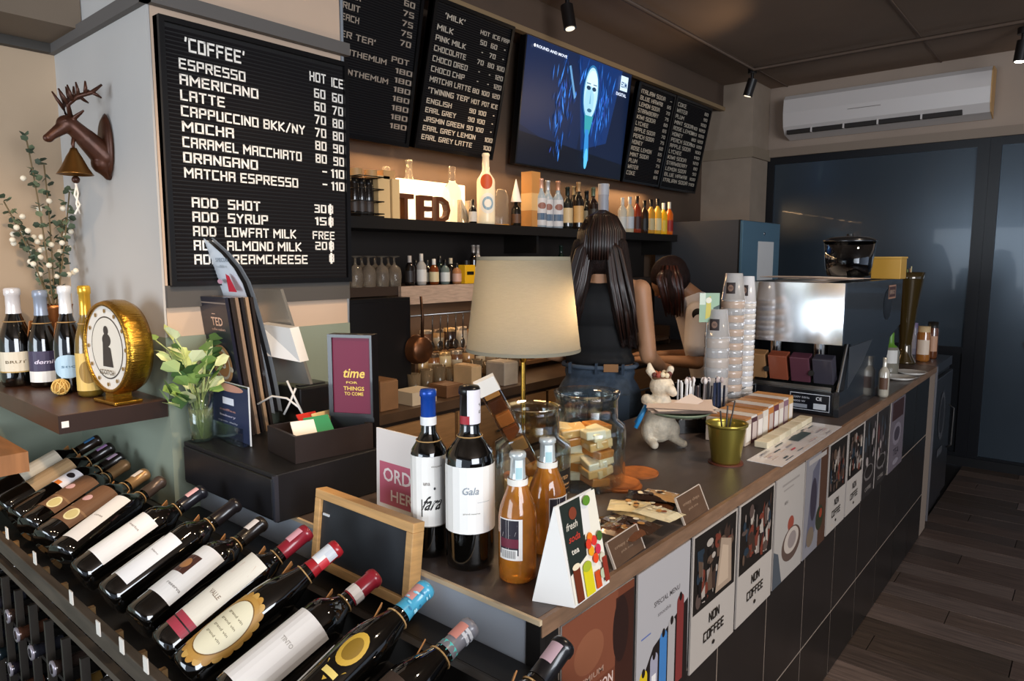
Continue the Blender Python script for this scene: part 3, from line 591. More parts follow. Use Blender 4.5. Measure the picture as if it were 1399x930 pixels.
bottle('milk_white_bottle', 'tall milky white bottle with an orange patch on the upper shelf', Matrix.Translation(q), 'bordeaux', .05, .385, M('#f0ddb8', .25, emis=.15), None, bg=None, lz=(.1, .75), deg=170, ang=-PI/2-.6, extra=lambda t, p: (wrap(t, p, .19, .27, -PI/2-.75, 80, lambda a: a.e(.5, .5, .5, .5, '#c8501c'), name='orange_patch', r=.0503), wrap(t, p, .06, .17, -PI/2-.6, 120, lambda a: a.e(.5, .5, .45, .5, '#f7f2e4').e(.5, .5, .3, .33, '#8fb0c4').e(.5, .5, .2, .2, '#f7f2e4'))))
q = on_shelf(683, 2.66)
jb = thing('bell_jar', 'clear glass bell jar with small amber base beside the milky bottle', 'jar', q); part('dome', MB().lathe([(.05, .012), (.05, .17), (.035, .205), (0, .215)], 20), CLR, jb); part('base', MB().cyl(.055, 0, .012, 20), M('#c8871c', .3), jb)
q = on_shelf(705, 2.6); bottle('cone_capped_bottle', 'black bottle with a tall white paper cone cap', Matrix.Translation(q), 'squat', .03, .17, DKG, None, bg='#5b3d26', ang=-PI/2-.6, extra=lambda t, p: part('cone_cap', MB().cyl(.032, .14, .27, 14, None, .002), M('#f4f0e8', .5), t))
q = on_shelf(725, 2.62); bx_ = thing('whisky_carton', 'tall tan carton box beside the clear spirit bottles', 'carton', q)
part('box', MB().box(-.04, -.04, 0, .04, .04, .325), M('#c08a4e', .55), bx_); part('paper_band', MB().box(-.041, -.041, .1, .041, .041, .2), M('#dcb57c', .5), bx_)
def lab_blue(a): a.r(0, 0, 1, 1, '#c9ccd2').e(.5, .72, .3, .12, '#8a5a4c').r(.1, .2, .9, .45, '#3f5d7c').p([(.2, 0), (.5, .2), (.8, 0)], '#7a3030')
for k, px in enumerate((739, 748, 762)): bottle('gin_bottle', ['clear spirit bottle next to the tan carton', 'clear spirit bottle in the middle of the blue-labelled three', 'clear spirit bottle next to the dark wedge-labelled one'][k], Matrix.Translation(on_shelf(px, 2.58+.035*(k == 1))), 'bordeaux', .034, .29, M('#9fb0bd', .08, coat=1, spec=.8), M(['#e8b8a0', '#c9cdd2', '#d8a080'][k], .3, .4), .8, draw=lab_blue, bg='#c9ccd2', ang=-PI/2-.65, lz=(.05, .6), group='blue labelled clear bottles on the upper shelf')
lbs = [('#171916', '#c9b48c', 'dark bottle with a cream wedge label beside clear spirits'), ('#101312', '#9b8f7c', 'dark green bottle with thin pale neck on upper shelf'), ('#17120e', '#cfa66a', 'dark bottle with square tan label on upper shelf'), ('#12140f', '#8c8064', 'dark bottle with olive label just before the grey tube'), ('#2b1a12', '#3a3026', 'nearly black bottle directly touching the grey tube')]
for k, px in enumerate((775, 784, 790, 801, 810)): bottle('liqueur_bottle', lbs[k][2], Matrix.Translation(on_shelf(px, 2.57+.05*(k % 2))), ('bordeaux', 'burgundy')[k % 2], .034, .26+.02*(k % 3), M(lbs[k][0], .08, coat=1), M(['#222a24', '#b8a47c', '#c9a070', '#1a1a1a', '#6f7a62'][k], .4, .3), .8, bg=lbs[k][1], ang=-PI/2-.7, lz=(.15, .5), group='dark liqueur bottles on the upper shelf')
q = on_shelf(824, 2.6); tb = thing('gift_tube', 'pale grey cylindrical gift tube on the upper shelf above the woman', 'tube', q)
part('tube', MB().cyl(.036, 0, .315, 20), M('#b9bcc6', .4), tb); part('lid', MB().cyl(.0375, .245, .317, 20), M('#cfd1d8', .4), tb)
amb = ['#b86a1a', '#d9a53c', '#8b2c12', '#c98a28', '#e0b83a', '#d88c1c', '#a33c10']
for k, px in enumerate((850, 860, 870, 880, 889, 898, 906, 914)):
    bottle('syrup_bottle', ['clear syrup bottle with pale label nearest the grey tube', 'clear syrup bottle with silver neck label near the woman', 'dark red syrup bottle in the shelf row', 'syrup bottle with black wrap, before the amber ones', 'amber syrup bottle with black cap in mid row', 'golden syrup bottle with black cap, third from the end', 'yellow syrup bottle with white cap, second from the end', 'orange syrup bottle with red label at the shelf end'][k],
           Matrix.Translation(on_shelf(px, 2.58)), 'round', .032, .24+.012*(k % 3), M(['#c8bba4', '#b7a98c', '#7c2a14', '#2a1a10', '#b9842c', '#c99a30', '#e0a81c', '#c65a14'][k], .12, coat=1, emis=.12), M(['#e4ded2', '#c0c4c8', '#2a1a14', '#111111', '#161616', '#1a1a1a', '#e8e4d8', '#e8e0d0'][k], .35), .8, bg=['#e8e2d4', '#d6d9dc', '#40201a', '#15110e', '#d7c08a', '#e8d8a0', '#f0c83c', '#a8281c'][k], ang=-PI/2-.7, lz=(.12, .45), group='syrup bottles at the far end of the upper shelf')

# lower shelf row ---------------------------------------------------------
LZ = z2
def on_low(px, y=2.5): q = PX(px, 388, 'y', y); return Vector((q.x, y, LZ))
GL2 = M('#b8a894', .06, trans=.75, ior=1.3)
tg = thing('stacked_glass', 'stemmed glass standing upside down in the row on the lower bar shelf', 'glass', on_low(486), 'upturned glasses on the lower shelf')
part('bowl', MB().lathe([(.03, 0), (.035, .05), (.028, .085), (.008, .10), (.005, .11), (.005, .13), (.025, .135), (.026, .138)], 14), GL2, tg)
gl_lab = ['nearest the hanging cord', 'second from the hanging cord', 'third from the hanging cord', 'fourth from the hanging cord', 'fifth, in the middle of the row', 'next to last before the dark bottles', 'last before the dark bottles']
tg['label'] = 'upturned stemmed glass on the lower shelf '+gl_lab[0]
for k, px in enumerate((495, 504, 513, 522, 531, 539)): dup(tg, Matrix.Translation(on_low(px, 2.5+.075*(k % 2 == 0))), 'upturned stemmed glass on the lower shelf '+gl_lab[k+1])
lo = [(560, '#141110', '#2a2320', '#b8b0a8', .14, 'dark bitters bottle closest to the upturned glasses'), (568, '#1c1412', '#4a2420', '#1b1b1b', .12, 'small dark bottle with reddish label on lower shelf'), (576, '#b9b2a8', '#e8e2d8', '#d0ccc4', .15, 'pale thin bottle with white label on lower shelf'), (584, '#2a1c14', '#c2b8a0', '#2a2a2a', .12, 'brown bottle with cream label beside the pale one'), (593, '#7c3c18', '#e4d0a0', '#e8e4da', .125, 'little amber bottle with cream label and white cap'), (601, '#152420', '#3f5850', '#1c1c1c', .14, 'dark green bottle just past the little amber one'), (608, '#6f7c74', '#dfe0d8', '#141414', .12, 'grey green bottle with a pale label'), (616, '#1b1410', '#7c5c48', '#c0b49c', .13, 'dark bottle with tan cap near the yellow tin'), (624, '#b87c50', '#d8a890', '#1a1a1a', .105, 'small pinkish brown bottle beside the yellow tin')]
for k, (px, g_, l_, c_, h_, lb) in enumerate(lo): bottle('mixer_bottle', lb, Matrix.Translation(on_low(px, 2.49+.05*(k % 2))), 'round', .024, h_, M(g_, .1, coat=1), M(c_, .35), .78, bg=l_, ang=-PI/2-.6, lz=(.12, .5), group='small bottles on the lower shelf', n=14, capname='cap')
q = on_low(637, 2.5); yt = thing('yellow_tin', 'square yellow tin with black cap on the lower shelf', 'tin', q)
part('body', MB().box(-.038, -.03, 0, .038, .03, .095, b=.003), M('#dba51a', .4, emis=.1), yt); part('cap', MB().cyl(.02, .095, .118, 14), BLK, yt); part('label_bar', MB().box(-.025, -.0315, .045, .025, -.0295, .062), BLK, yt)
for k, px in enumerate((647, 653)): bottle('tall_neck_bottle', ['slim dark bottle right behind the yellow tin', 'slim clear bottle beside the lamp shade edge'][k], Matrix.Translation(on_low(px, 2.56)), 'bordeaux', .024, .20, M(['#15100e', '#a8a098'][k], .1, coat=1), M('#b8b0a8', .4, .5), .8, bg='#d8d0c8', ang=-PI/2-.6, group='slim bottles behind the yellow tin')
for k, px in enumerate((690, 703, 716, 728, 742, 752, 768)): bottle('bar_jar', 'low bar jar showing just above the lamp shade, '+['at its near rim', 'second along the rim', 'third along the rim', 'in the middle of the rim', 'just past the middle', 'beside the green bottle', 'nearest the woman'][k], Matrix.Translation(on_low(px, 2.5)), 'jar', .028, .10, M('#1e1814', .2), M('#3c3028', .3), .86, bg='#57483c', ang=-PI/2-.6, group='low jars above the lamp shade', cat='jar', n=12, capname='lid')
q = on_low(766, 2.58); bottle('green_bottle', 'tall dark green bottle standing above the lamp shade', Matrix.Translation(q), 'bordeaux', .028, .21, M('#12231c', .1, coat=1), M('#1a2a22', .3), .8, bg='#a8b0a4', ang=-PI/2-.6)

# utensils hanging and jars on the rack
for k, px in enumerate((575, 590, 601, 611, 622, 632)):
    q = PX(px, 430, 'y', 2.49); u_ = thing('bar_utensil', 'steel utensil hanging under the lower shelf, '+['nearest the copper pan', 'second from the copper pan', 'third from the copper pan', 'fourth from the copper pan', 'second from the lamp', 'closest to the lamp'][k], 'utensil', (q.x, 2.49, LZ-.149), 'steel utensils hanging from the rail')
    part('handle', MB().tube([(0, 0, -.001), (.006, 0, -.012), (.003, 0, -.025), (0, 0, -.14)], .0035, 5), M('#6e675f', .3, .9), u_)
    part('spoon_bowl', MB().ball((0, 0, -.155), (.016 if k % 2 else .022, .006, .028), 6), M('#6e675f', .25, .9), u_)
q = PX(553, 475, 'y', 2.42); cp = thing('copper_pan', 'round copper pan hanging from the bar shelf beside the maroon sign', 'pan', (q.x, 2.30, q.z))
part('bowl', MB(Tm((0, 0, 0), PI/2)).lathe([(0, .014), (.052, .012), (.062, 0), (.066, -.04), (.067, -.041)], 28), M('#6e4830', .35, .8), cp); part('handle', MB().tube([(0, 0, .06), (.004, 0, .15), (.004, .01, .24)], [.009, .007, .006]), M('#4e3424', .4, .7), cp)
jc = ['#c9a46e', '#8c5a30', '#d8c090', '#6f4a30', '#b08858', '#3c2a20', '#c8b69a', '#94683c']
jw = ['first', 'second', 'third', 'fourth', 'fifth', 'sixth', 'seventh', 'eighth', 'ninth', 'tenth', 'eleventh']
for row in range(2):
    for k in range(11):
        px = 575+k*16+row*7 if k < 6 else 672+(k-6)*17+row*6
        q = PX(px, 480, 'y', 2.46+.13*row)
        bottle('spice_jar', f'{jw[k]} small jar from the maroon sign on the {"upper" if row else "lower"} step of the rack', Matrix.Translation((q.x, 2.46+.13*row, .991+.05+.10*row+.0005)), 'jar', .036, .105, M(jc[(k+3*row) % 8], .15, coat=.8), M(['#8f8578', '#54463a', '#b09468'][k % 3], .35, .5), .84, bg='#cdbb9a' if k % 2 else None, ang=-PI/2-.6, lz=(.2, .6), deg=90, group='jars on the back rack', cat='jar', n=12, capname='lid')
q = PX(582, 560, 'y', 2.15)
cdq = thing('tip_box', 'cream cardboard tip box behind the blue-capped wine bottle', 'box', (PX(555, 560, 'y', 2.2).x, 2.16, .991)); wq = sz_at(575, 45, 2.2)
part('box', MB().box(0, 0, 0, wq, .12, .055), M('#b9aa94', .7), cdq); Art(wq, .055, frame((0, -.0006, 0), (1, 0, 0), (0, 0, 1))).t('TIP', .5, .3, .45, '#6a5a48', .4, 'c').make('lettering', cdq)
for k, (px, wpx, hh, c_, lb) in enumerate(((612, 34, .05, '#6b4a30', 'brown carton on the back counter past the tip box'), (641, 20, .12, '#c9a67a', 'cream cup box on the back counter behind the capped wine'), (688, 30, .11, '#aa9c8a', 'tall pale box on the back counter behind the lamp pole'), (522, 32, .12, '#7c5a3c', 'brown paper bag between the maroon sign and tip box'))):
    ww = sz_at(px, wpx, 2.2); q = PX(px, 560, 'y', 2.22); t = thing('storage_box', lb, 'box', (q.x-ww/2, 2.17, .991), 'boxes on the back counter')
    part('box', MB().box(0, 0, 0, ww, .12, hh, b=.003), M(c_, .6, vary=.2), t); part('flap', MB().box(.003, .004, hh+.0005, ww-.003, .116, hh+.004), M(c_, .5), t)
q = PX(475, 400, 'y', 2.2); solo('hanging_cord', MB().tube([(q.x+.01, 2.2, 3.09), (q.x+.004, 2.2, 2.4), (q.x, 2.2, 1.9), (q.x+.004, 2.2, 1.6), (q.x-.006, 2.2, 1.3), (q.x-.004, 2.2, .995)], .0075), M('#8d949c', .4), 'grey cord hanging from the ceiling beside the coffee board', 'cord')

for k in range(9):
    px = 566+k*17; q = PX(px, 540, 'y', 2.335); t = thing('tumbler', f'{jw[k]} clear tumbler from the copper pan along the front of the jar rack', 'glass', (q.x, 2.335, .9906), 'clear tumblers before the jar rack')
    part('glass', MB().lathe([(0, .003), (.024, 0), (.026, .004), (.032, .10+.01*(k % 3)), (.030, .10+.01*(k % 3)), (.024, .006), (0, .006)], 16), M('#8f7c62', .06, trans=.6, coat=.5, ior=1.2), t)
# warm strips that light the shelf
for x, sx, pw in ((1.9, .7, .8), (2.6, 1.0, 2.6), (3.6, 1.0, .8), (4.55, .7, 3)): area('shelf_strip', (x, 2.72, 2.13), (x, 2.66, 1.6), sx, .03, pw, (1, .62, .3))
area('under_shelf_strip', (2.6, 2.6, LZ-.06), (2.6, 2.45, .9), 1.4, .03, 2.2, (1, .66, .38))

# fridge beyond the women
fr = thing('tall_fridge', 'tall dark grey fridge with a white paper taped on its front', 'fridge', (4.93, 2.0, 0))
part('body', MB().box(0, .03, .01, .76, .70, 1.89), M('#4a4a4c', .45), fr); part('front_door', MB().box(.004, 0, .06, .756, .029, 1.885, b=.004), M('#5a7d90', .3, .2), fr, 'blue-grey reflective door')
part('edge_gasket', MB().box(0, .02, .05, .03, .032, 1.89), M('#14171a', .4), fr); part('paper_sheet', MB().box(.30, -.003, 1.30, .62, -.0005, 1.74), M('#efece8', .5), fr)
part('badge', MB().ball((.42, -.002, 1.80), (.02, .003, .012), 6), CHROME, fr)

# ------------------------------------------------------------------ things standing on the front counter
CAMP = Vector((0, 0, HEYE)); FWD = Vector((math.cos(YAW), math.sin(YAW), 0)); TOCAM = math.atan2(-1, -.7)
def dep(p): return (Vector(p)-CAMP).dot(CF)
def stand(px, py, wpx, z=CZ, top=None):
    """centre, radius and height of a round thing whose front foot shows at (px, py), wpx wide"""
    p = PX(px, py, 'z', z); r = wpx/2*dep(p)/FPX; d = Vector((p.x, p.y, 0)).normalized(); c = p+d*r; r = wpx/2*dep(c)/FPX; c.z = z+.0006
    h = None
    if top is not None: h = PX(px, top, 'y', c.y).z-z
    return c, r, h
def facing(c): return math.atan2(-c.y, -c.x)   # angle that looks back at the photographer's side
def lab_left(a):
    a.r(0, 0, 1, 1, '#efebe4').r(0, .0, 1, .012, '#8f877c').t('fara', .30, .25, .2, '#23211f', .35, italic=.5).t('una', .36, .6, .06, '#8a8078', .12).t('vineyard', .5, .85, .03, '#9c948a', .2).e(.56, .55, .02, .02, '#3a3a3a')
    a.r(.32, .15, .34, .4, '#2a2826')
def lab_right(a): a.r(0, 0, 1, 1, '#efece6').t('Gala', .48, .60, .11, '#8f98a0', .24, 'c', italic=.25).r(.58, .47, .78, .475, '#9aa0a4').t('grand reserve', .5, .3, .025, '#a9a49c', .24, 'c')
c, r, h = stand(588, 765, 50, top=531)
def neck_tie(t, p, z=.255, tagx=None):
    rr_ = rad_at(p, z)+.0015; part('twine', MB().tube([(rr_*math.cos(k*PI/8), rr_*math.sin(k*PI/8), z) for k in range(17)], .0014, 5), TWINE, t)
def ex_blue(t, p): neck_tie(t, p, .245); wrap(t, p, .27, .345, facing(c)+.9, 60, lambda a: a.r(0, 0, 1, 1, '#dfe6ee'), name='tax_strip', r=rad_at(p, .31)+.0025)
bottle('wine_bottle', 'upright wine bottle with blue and white capsule beside the order sign', Matrix.Translation(c), 'bordeaux', r, h, BOT, M('#1c4aa8', .25, .3), .79, draw=lab_left, lz=(.20, .62), ang=facing(c)+.1, deg=170, cap2=(.79, .84, M('#e6e6e6', .35)), extra=lambda t, p: neck_tie(t, p, .245), n=36, group='upright wine bottles on the counter')
c, r, h = stand(643, 784, 66, top=527)
def ex_r(t, p):
    neck_tie(t, p, h*.73); wrap(t, p, h*.80, h*.985, facing(c)+.75, 110, lambda a: a.r(0, 0, 1, 1, '#e3dfe6').t('9', .6, .5, .1, '#777777', .2).t('8', .6, .3, .1, '#777777', .2), name='tax_strip', r=rad_at(p, h*.9)+.003); wrap(t, p, h*.80, h*.845, facing(c)-.5, 60, lambda a: a.r(0, 0, 1, 1, '#a3212c'), name='red_seal', r=rad_at(p, h*.9)+.003)
bottle('wine_bottle', 'upright wine bottle with black capsule and white tax strip at counter edge', Matrix.Translation(c), 'bordeaux', r, h, BOT, M('#111012', .3), .79, draw=lab_right, lz=(.22, .585), ang=facing(c)+.06, deg=165, extra=ex_r, n=36, group='upright wine bottles on the counter')
JUICE = M('#d0842e', .10, trans=.55, coat=1, ior=1.2, vary=.2, vscale=25)
def lab_j(a): a.r(0, 0, 1, 1, '#ece6e0').r(.03, .12, .85, .97, '#241e2a').r(.05, .3, .85, .52, '#6a1f33').p([(.1, .72), (.5, .6), (.8, .85), (.5, .95)], '#d8d0cc').p([(.15, .55), (.7, .6), (.75, .7), (.2, .66)], '#cfc8c4').r(.1, .03, .8, .26, '#f2eee8'); [a.r(.15+.05*k, .05, .17+.05*k, .24, '#3a3638') for k in range(12)]
for (px, py, wp, tp, lb, an) in ((707, 801, 52, 617, 'orange juice bottle in front with barcode label and clear foil neck', -.75), (747, 762, 52, 598, 'orange juice bottle behind the barcode-labelled one with pale neck seal', .4)):
    c, r, h = stand(px, py, wp, top=tp)
    t = bottle('juice_bottle', lb, Matrix.Translation(c), 'burgundy', r, h, JUICE, M('#cfd6d6', .15, .35), .80, draw=lab_j, lz=(.20, .52), ang=facing(c)+an+PI/9, deg=75, n=32, group='orange juice bottles on the counter', cap2=(.75, .80, M('#e8e4da', .3)))
    wrap(t, prof_bottle('burgundy', r, h), h*.66, h*.95, facing(c)+.15, 50, lambda a: a.r(0, 0, 1, 1, '#dfe9ea').r(.1, .5, .9, .8, '#a8ccd0'), name='neck_seal', r=r*.46)
# order sign
p = PX(515, 697, 'z', CZ); wd = .20; hs = PX(513, 584, 'x', p.x).z-CZ
os_ = thing('order_sign', 'white acrylic counter sign reading order here in pink', 'sign', frame((p.x, p.y, CZ), (0, -1, 0), (0.02, 0, 1)))
part('panel', MB().box(0, .003, -.004, wd, hs, 0), M('#efe9e6', .25, coat=.5), os_); part('foot', MB().box(0, .0005, -.02, wd, .003, .05), M('#d8dcd8', .1, coat=1), os_)
Art(wd, hs, e0=.0003).r(.06, .12, .98, .62, '#c4657c').t('ORDER', .52, .40, .16, '#f5e9ea', .78, 'c').t('HERE', .52, .18, .13, '#f5e9ea', .5, 'c').make('lettering', os_)
# chalkboard
xb = .872; pa = PX(428, 668, 'x', xb); pb = PX(560, 708, 'x', xb); pc = PX(425, 764, 'x', xb)
wdb = (pa.y-pb.y)*1.0; hb = pa.z-pc.z
ch = thing('chalkboard', 'small blank chalkboard in a light wooden frame above the wine rack', 'chalkboard', frame((xb-.024, pa.y-.015, pc.z+.008), (0, -1, 0), (.12, 0, 1)))
FW = M('#c79a63', .5, vary=.2, vscale=6, stretch=(1, 12, 1))
part('slate', MB().box(.01, .01, -.022, wdb-.01, hb-.01, -.008), M('#26292d', .5, vary=.35, vscale=9), ch)
for q in ((0, hb-.02, wdb, hb), (0, 0, wdb, .02), (0, .02, .02, hb-.02), (wdb-.02, .02, wdb, hb-.02)): part('frame_rail', MB().box(q[0], q[1], -.03, q[2], q[3], 0, b=.0015), FW, ch)
part('clip', MB().box(.028, hb-.055, -.007, .05, hb-.05, -.004), M('#cfd2d4', .4), ch)
# glass storage vases
def vase(px, py, wp, rim_y, rim_w, lb, fill):
    c, r, h = stand(px, py, wp, top=rim_y); rr_ = rim_w/2*dep(c)/FPX
    t = thing('glass_jar', lb, 'jar', c, 'clear glass jars on the counter'); k = h*.30
    o = [(0, .002), (r*.94, 0), (r, .01), (r, h-k-.03), (r*.97, h-k-.012), (rr_*.93, h-k+.004), (rr_*.93, h-.02), (rr_, h), (rr_-.003, h+.001)]
    i = [(rr_*.93-.004, h-.02), (rr_*.93-.004, h-k+.006), (r*.97-.004, h-k-.014), (r-.004, h-k-.032), (r-.004, .012), (0, .008)]
    part('glass', MB().lathe(o+i, 40), GLASS, t); fill(t, r-.006, h-k); return t, c, r, h
def fill_cookies(t, r, z):
    rr = random.Random(2)
    for k in range(30):
        a_ = k*2.1+rr.uniform(-.3, .3); d = r*.42; zz = .010+(k//5)*.0255
        c_ = ['#e8c99a', '#f0dcb8', '#c9803c', '#e0b070', '#f2e6d0'][k % 5]
        T = Tm((d*math.cos(a_), d*math.sin(a_), zz+.013), rr.uniform(-.2, .2), rr.uniform(-.2, .2), a_)
        part('biscuit_packet', MB(T).box(-.036, -.028, -.012, .036, .028, .012, b=.004), M(c_, .3, coat=.5), t)
def fill_tins(t, r, z):
    rr = random.Random(4)
    for k in range(7):
        a_ = k*.9; d = r*.5; part('snack_packet', MB(Tm((d*math.cos(a_), d*math.sin(a_), .045), rr.uniform(-.3, .3), .1, a_)).box(-.028, -.012, -.033, .028, .012, .04, b=.004), M(['#e8a33c', '#f0cf88', '#b9622a', '#dcb478'][k % 4], .35, coat=.5), t)
j2, c2, r2, h2 = vase(800, 676, 106, 535, 90, 'wide clear glass jar of cream biscuit packets behind the coasters', fill_cookies)
j1, c1, r1, h1 = vase(727, 712, 104, 555, 78, 'clear glass jar with black label behind the orange juice bottles', fill_tins)
pr1 = [(r1, 0), (r1, h1)]
wrap(j1, pr1, .055, .115, facing(c1)+.95, 38, lambda a: a.r(0, 0, 1, 1, '#1a1512').t('TED', .5, .62, .14, '#b88a5a', .5, 'c').t('cookies', .5, .35, .1, '#b88a5a', .7, 'c').r(.15, .2, .85, .22, '#b88a5a'), name='black_label', r=r1)
q0 = PX(662, 520, 'y', c1.y+.02); q1 = PX(733, 650, 'y', c1.y-.0)
_d = Vector(q0)-Vector(q1); T = frame(q1, _d.cross(-FWD), _d); ln = (Vector(q0)-Vector(q1)).length
sk = thing('snack_bag', 'long clear bag of brown biscuits leaning out of the glass jar', 'bag', T)
part('film', MB().box(-.024, 0, -.004, .024, ln, .013, b=.003), thin_glass('cellophane', '#e8e2da', edge=.5), sk)
rr = random.Random(1)
for k in range(7): part('biscuit', MB().box(-.018, .012+k*ln/7.4, .0, .018, .012+k*ln/7.4+ln/9, .0105, b=.002), M(['#b8743a', '#8a4c22', '#d09a58', '#5a3018'][(k*3) % 4], .6), sk)
part('top_seal', MB().box(-.025, ln-.03, .0, .025, ln+.01, .0145), M('#f0e8dc', .3, coat=.5), sk)
# lamp
bp = PX(716, 470, 'z', 0); lc = CAMP+(CF*FPX+CR*(715-699.5)+CU*(465-472))*(1.84/FPX)
lamp = thing('table_lamp', 'table lamp with grey linen drum shade and slim brass pole', 'lamp', (lc.x, lc.y, CZ+.0006))
zb = lc.z-CZ; sh = .245; rb, rt = .152, .122
part('base', MB().lathe([(0, 0), (.056, 0), (.056, .012), (.02, .02), (.009, .03)], 28), BRASS, lamp)
part('pole', MB().cyl(.0065, .015, zb+.09, 12), BRASS, lamp); part('collar', MB().lathe([(.007, zb-.045), (.022, zb-.012), (.022, zb-.004), (.007, zb+.002)], 20), BRASS, lamp)
part('bulb', MB().ball((0, 0, zb+.11), .028, 8), M('#fff0d0', .4, emis=10, emhex='#ffc880'), lamp)
SHM = M('#9c9a8c', .8, bump=.5, bscale=220, stretch=(1, 1, 8), vary=.08, vscale=60, trans=0)
nt = SHM.node_tree; b = nt.nodes['Principled BSDF']; tr = nt.nodes.new('ShaderNodeBsdfTranslucent'); tr.inputs[0].default_value = (.58, .53, .44, 1); mx = nt.nodes.new('ShaderNodeMixShader'); mx.inputs[0].default_value = .42
nt.links.new(b.outputs[0], mx.inputs[1]); nt.links.new(tr.outputs[0], mx.inputs[2]); nt.links.new(mx.outputs[0], nt.nodes['Material Output'].inputs[0])
zs = zb-.012
part('lamp_shade', MB().lathe([(rb, zs), (rb-.0005, zs+.004), (rt, zs+sh), (rt-.002, zs+sh), (rb-.0025, zs+.004), (rb-.002, zs)], 48), SHM, lamp, 'grey linen fabric shade glowing warm inside')
part('shade_rim', MB().lathe([(rb+.0006, zs-.001), (rb+.0006, zs+.008)], 48).lathe([(rt+.0012, zs+sh-.008), (rt+.0008, zs+sh+.001)], 48), M('#7d7868', .8), lamp)
part('spider', MB().rod((-rt, 0, zs+sh-.02), (rt, 0, zs+sh-.02), .0018).rod((0, -rt, zs+sh-.02), (0, rt, zs+sh-.02), .0018), BRASS, lamp)
pl = bpy.data.lights.new('lamp_bulb_light', 'POINT'); pl.energy = 3.4; pl.color = (1, .74, .44); pl.shadow_soft_size = .03
po = bpy.data.objects.new('lamp_bulb_light', pl); COL.objects.link(po); po.location = (lc.x+.05, lc.y-.06, lc.z+.11)

# coasters
CK = M('#a8602a', .7, vary=.3, vscale=30)
for k, (px, py, zz) in enumerate(((872, 646, CZ+.0003), (848, 664, CZ+.0003), (845, 659, CZ+.0061))):
    q = PX(px, py, 'z', zz); t = thing('coaster', ['woven round coaster nearest the rabbit figurine', 'lower woven coaster of the pair beside the biscuit jar', 'upper woven coaster of the pair beside the biscuit jar'][k], 'coaster', q, 'woven coasters')
    part('disc', MB().cyl(.058, 0, .005, 28), CK, t); part('woven_rim', MB().tube([(.056*math.cos(i*PI/14), .056*math.sin(i*PI/14), .003) for i in range(29)], .0028, 5), M('#8a4c20', .7), t)
# snack pouches pile
rr = random.Random(8)
pc_ = ['#3a241a', '#d9bf8c', '#5e3a26', '#e3cfa0', '#2a1d18', '#c9a070', '#6e4630', '#e8dcb8', '#412c20']
pos = [(845, 712), (872, 700), (893, 688), (860, 690), (884, 676), (905, 676), (850, 724), (900, 700), (868, 716)]
for k, (px, py) in enumerate(pos):
    q = PX(px, py, 'z', CZ+.012+.011*(k//3)); w_, l_ = .075, .10
    t = thing('snack_pouch', ['flat', 'crumpled', 'glossy'][k % 3]+' '+['dark brown', 'cream yellow', 'brown', 'pale cream', 'near-black', 'tan', 'chestnut', 'ivory', 'dark coffee'][k]+' snack pouch in the pile behind the brown stands', 'pouch', Tm((q.x, q.y, CZ+.001+.012*(k//3)), rr.uniform(-.03, .05), rr.uniform(-.03, .03), rr.uniform(-.5, .5)), 'snack pouches in the pile')
    mb = MB(); n = 6; P = []
    for s_ in (1, -1):
        for i in range(n+1):
            for j in range(n+1):
                u, v = i/n-.5, j/n-.5; hgt = .008*(math.cos(u*PI)*math.cos(v*PI))**.5 if abs(u) < .5 and abs(v) < .5 else 0
                P.append((u*w_, v*l_, .008+s_*hgt+rr.uniform(-.0008, .0008)*(s_ > 0)))
    F = []
    for s_ in range(2):
        for i in range(n):
            for j in range(n):
                a_ = s_*49+i*7+j; f = (a_, a_+7, a_+8, a_+1); F.append(f if s_ == 0 else f[::-1])
    mb.add(P, F, False); part('foil', mb, M(pc_[k], .18, coat=1), t)
    a = Art(w_*.7, l_*.6, Matrix.Translation((-w_*.35, -l_*.3, .0166)), eps=.0002)
    for i in range(6): a.e(rr.uniform(.2, .8), rr.uniform(.2, .8), rr.uniform(.05, .2), rr.uniform(.04, .15), rr.choice(['#e8dcc0', '#30201a', '#b8864c', '#8c4a2a', '#f0e8d0']), 8)
    a.make('print', t)
# brown sign stands
def brown_stand(P, label):
    A, B, C, D = [Vector(PX(x, y, 'z', CZ)) if i in (0, 1) else None for i, (x, y) in enumerate(P[:2])]+[None, None]
    return A, B
def stand_card(b0, b1, t1, lb):
    A = PX(*b0, 'z', CZ); B = PX(*b1, 'z', CZ); u = (B-A); L_ = u.length; n = Vector((u.y, -u.x, 0)).normalized()
    if n.dot(CAMP-A) < 0: n = -n
    # tilt back so that the top edge passes through the seen corner
    best = min(((Vector(PX(*t1, 'z', CZ+hh))-(A-n*hh*.45)).length, hh) for hh in [x*.002 for x in range(10, 90)])[1]
    t = thing('sign_stand', lb, 'sign', frame(A, u, Vector((0, 0, best))-n*best*.45), 'brown slanted card stands')
    hl = best*math.hypot(1, .45)
    part('card', MB().box(0, .002, -.003, L_, hl, 0), M('#57402f', .45, vary=.15, vscale=20), t, 'brown printed card')
    part('acrylic_edge', MB().box(-.003, .0015, -.004, 0, hl, .001).box(L_, .0015, -.004, L_+.003, hl, .001).box(0, hl, -.004, L_, hl+.002, .001), M('#c8b8a8', .1, coat=1), t)
    part('back_leg', MB().box(.1*L_, .004, -.03, .9*L_, .007, -.003), M('#3a2c22', .3), t)
    Art(L_, hl, e0=.0002).t('crispy chips', .5, .62, .10, '#8c725c', .7, 'c').t('pick one', .5, .4, .08, '#8c725c', .4, 'c').make('lettering', t)
stand_card((842, 778), (881, 750), (834, 737), 'brown slanted card stand right next to the tent card')
stand_card((937, 718), (968, 697), (925, 677), 'brown slanted card stand farther from the tent card')
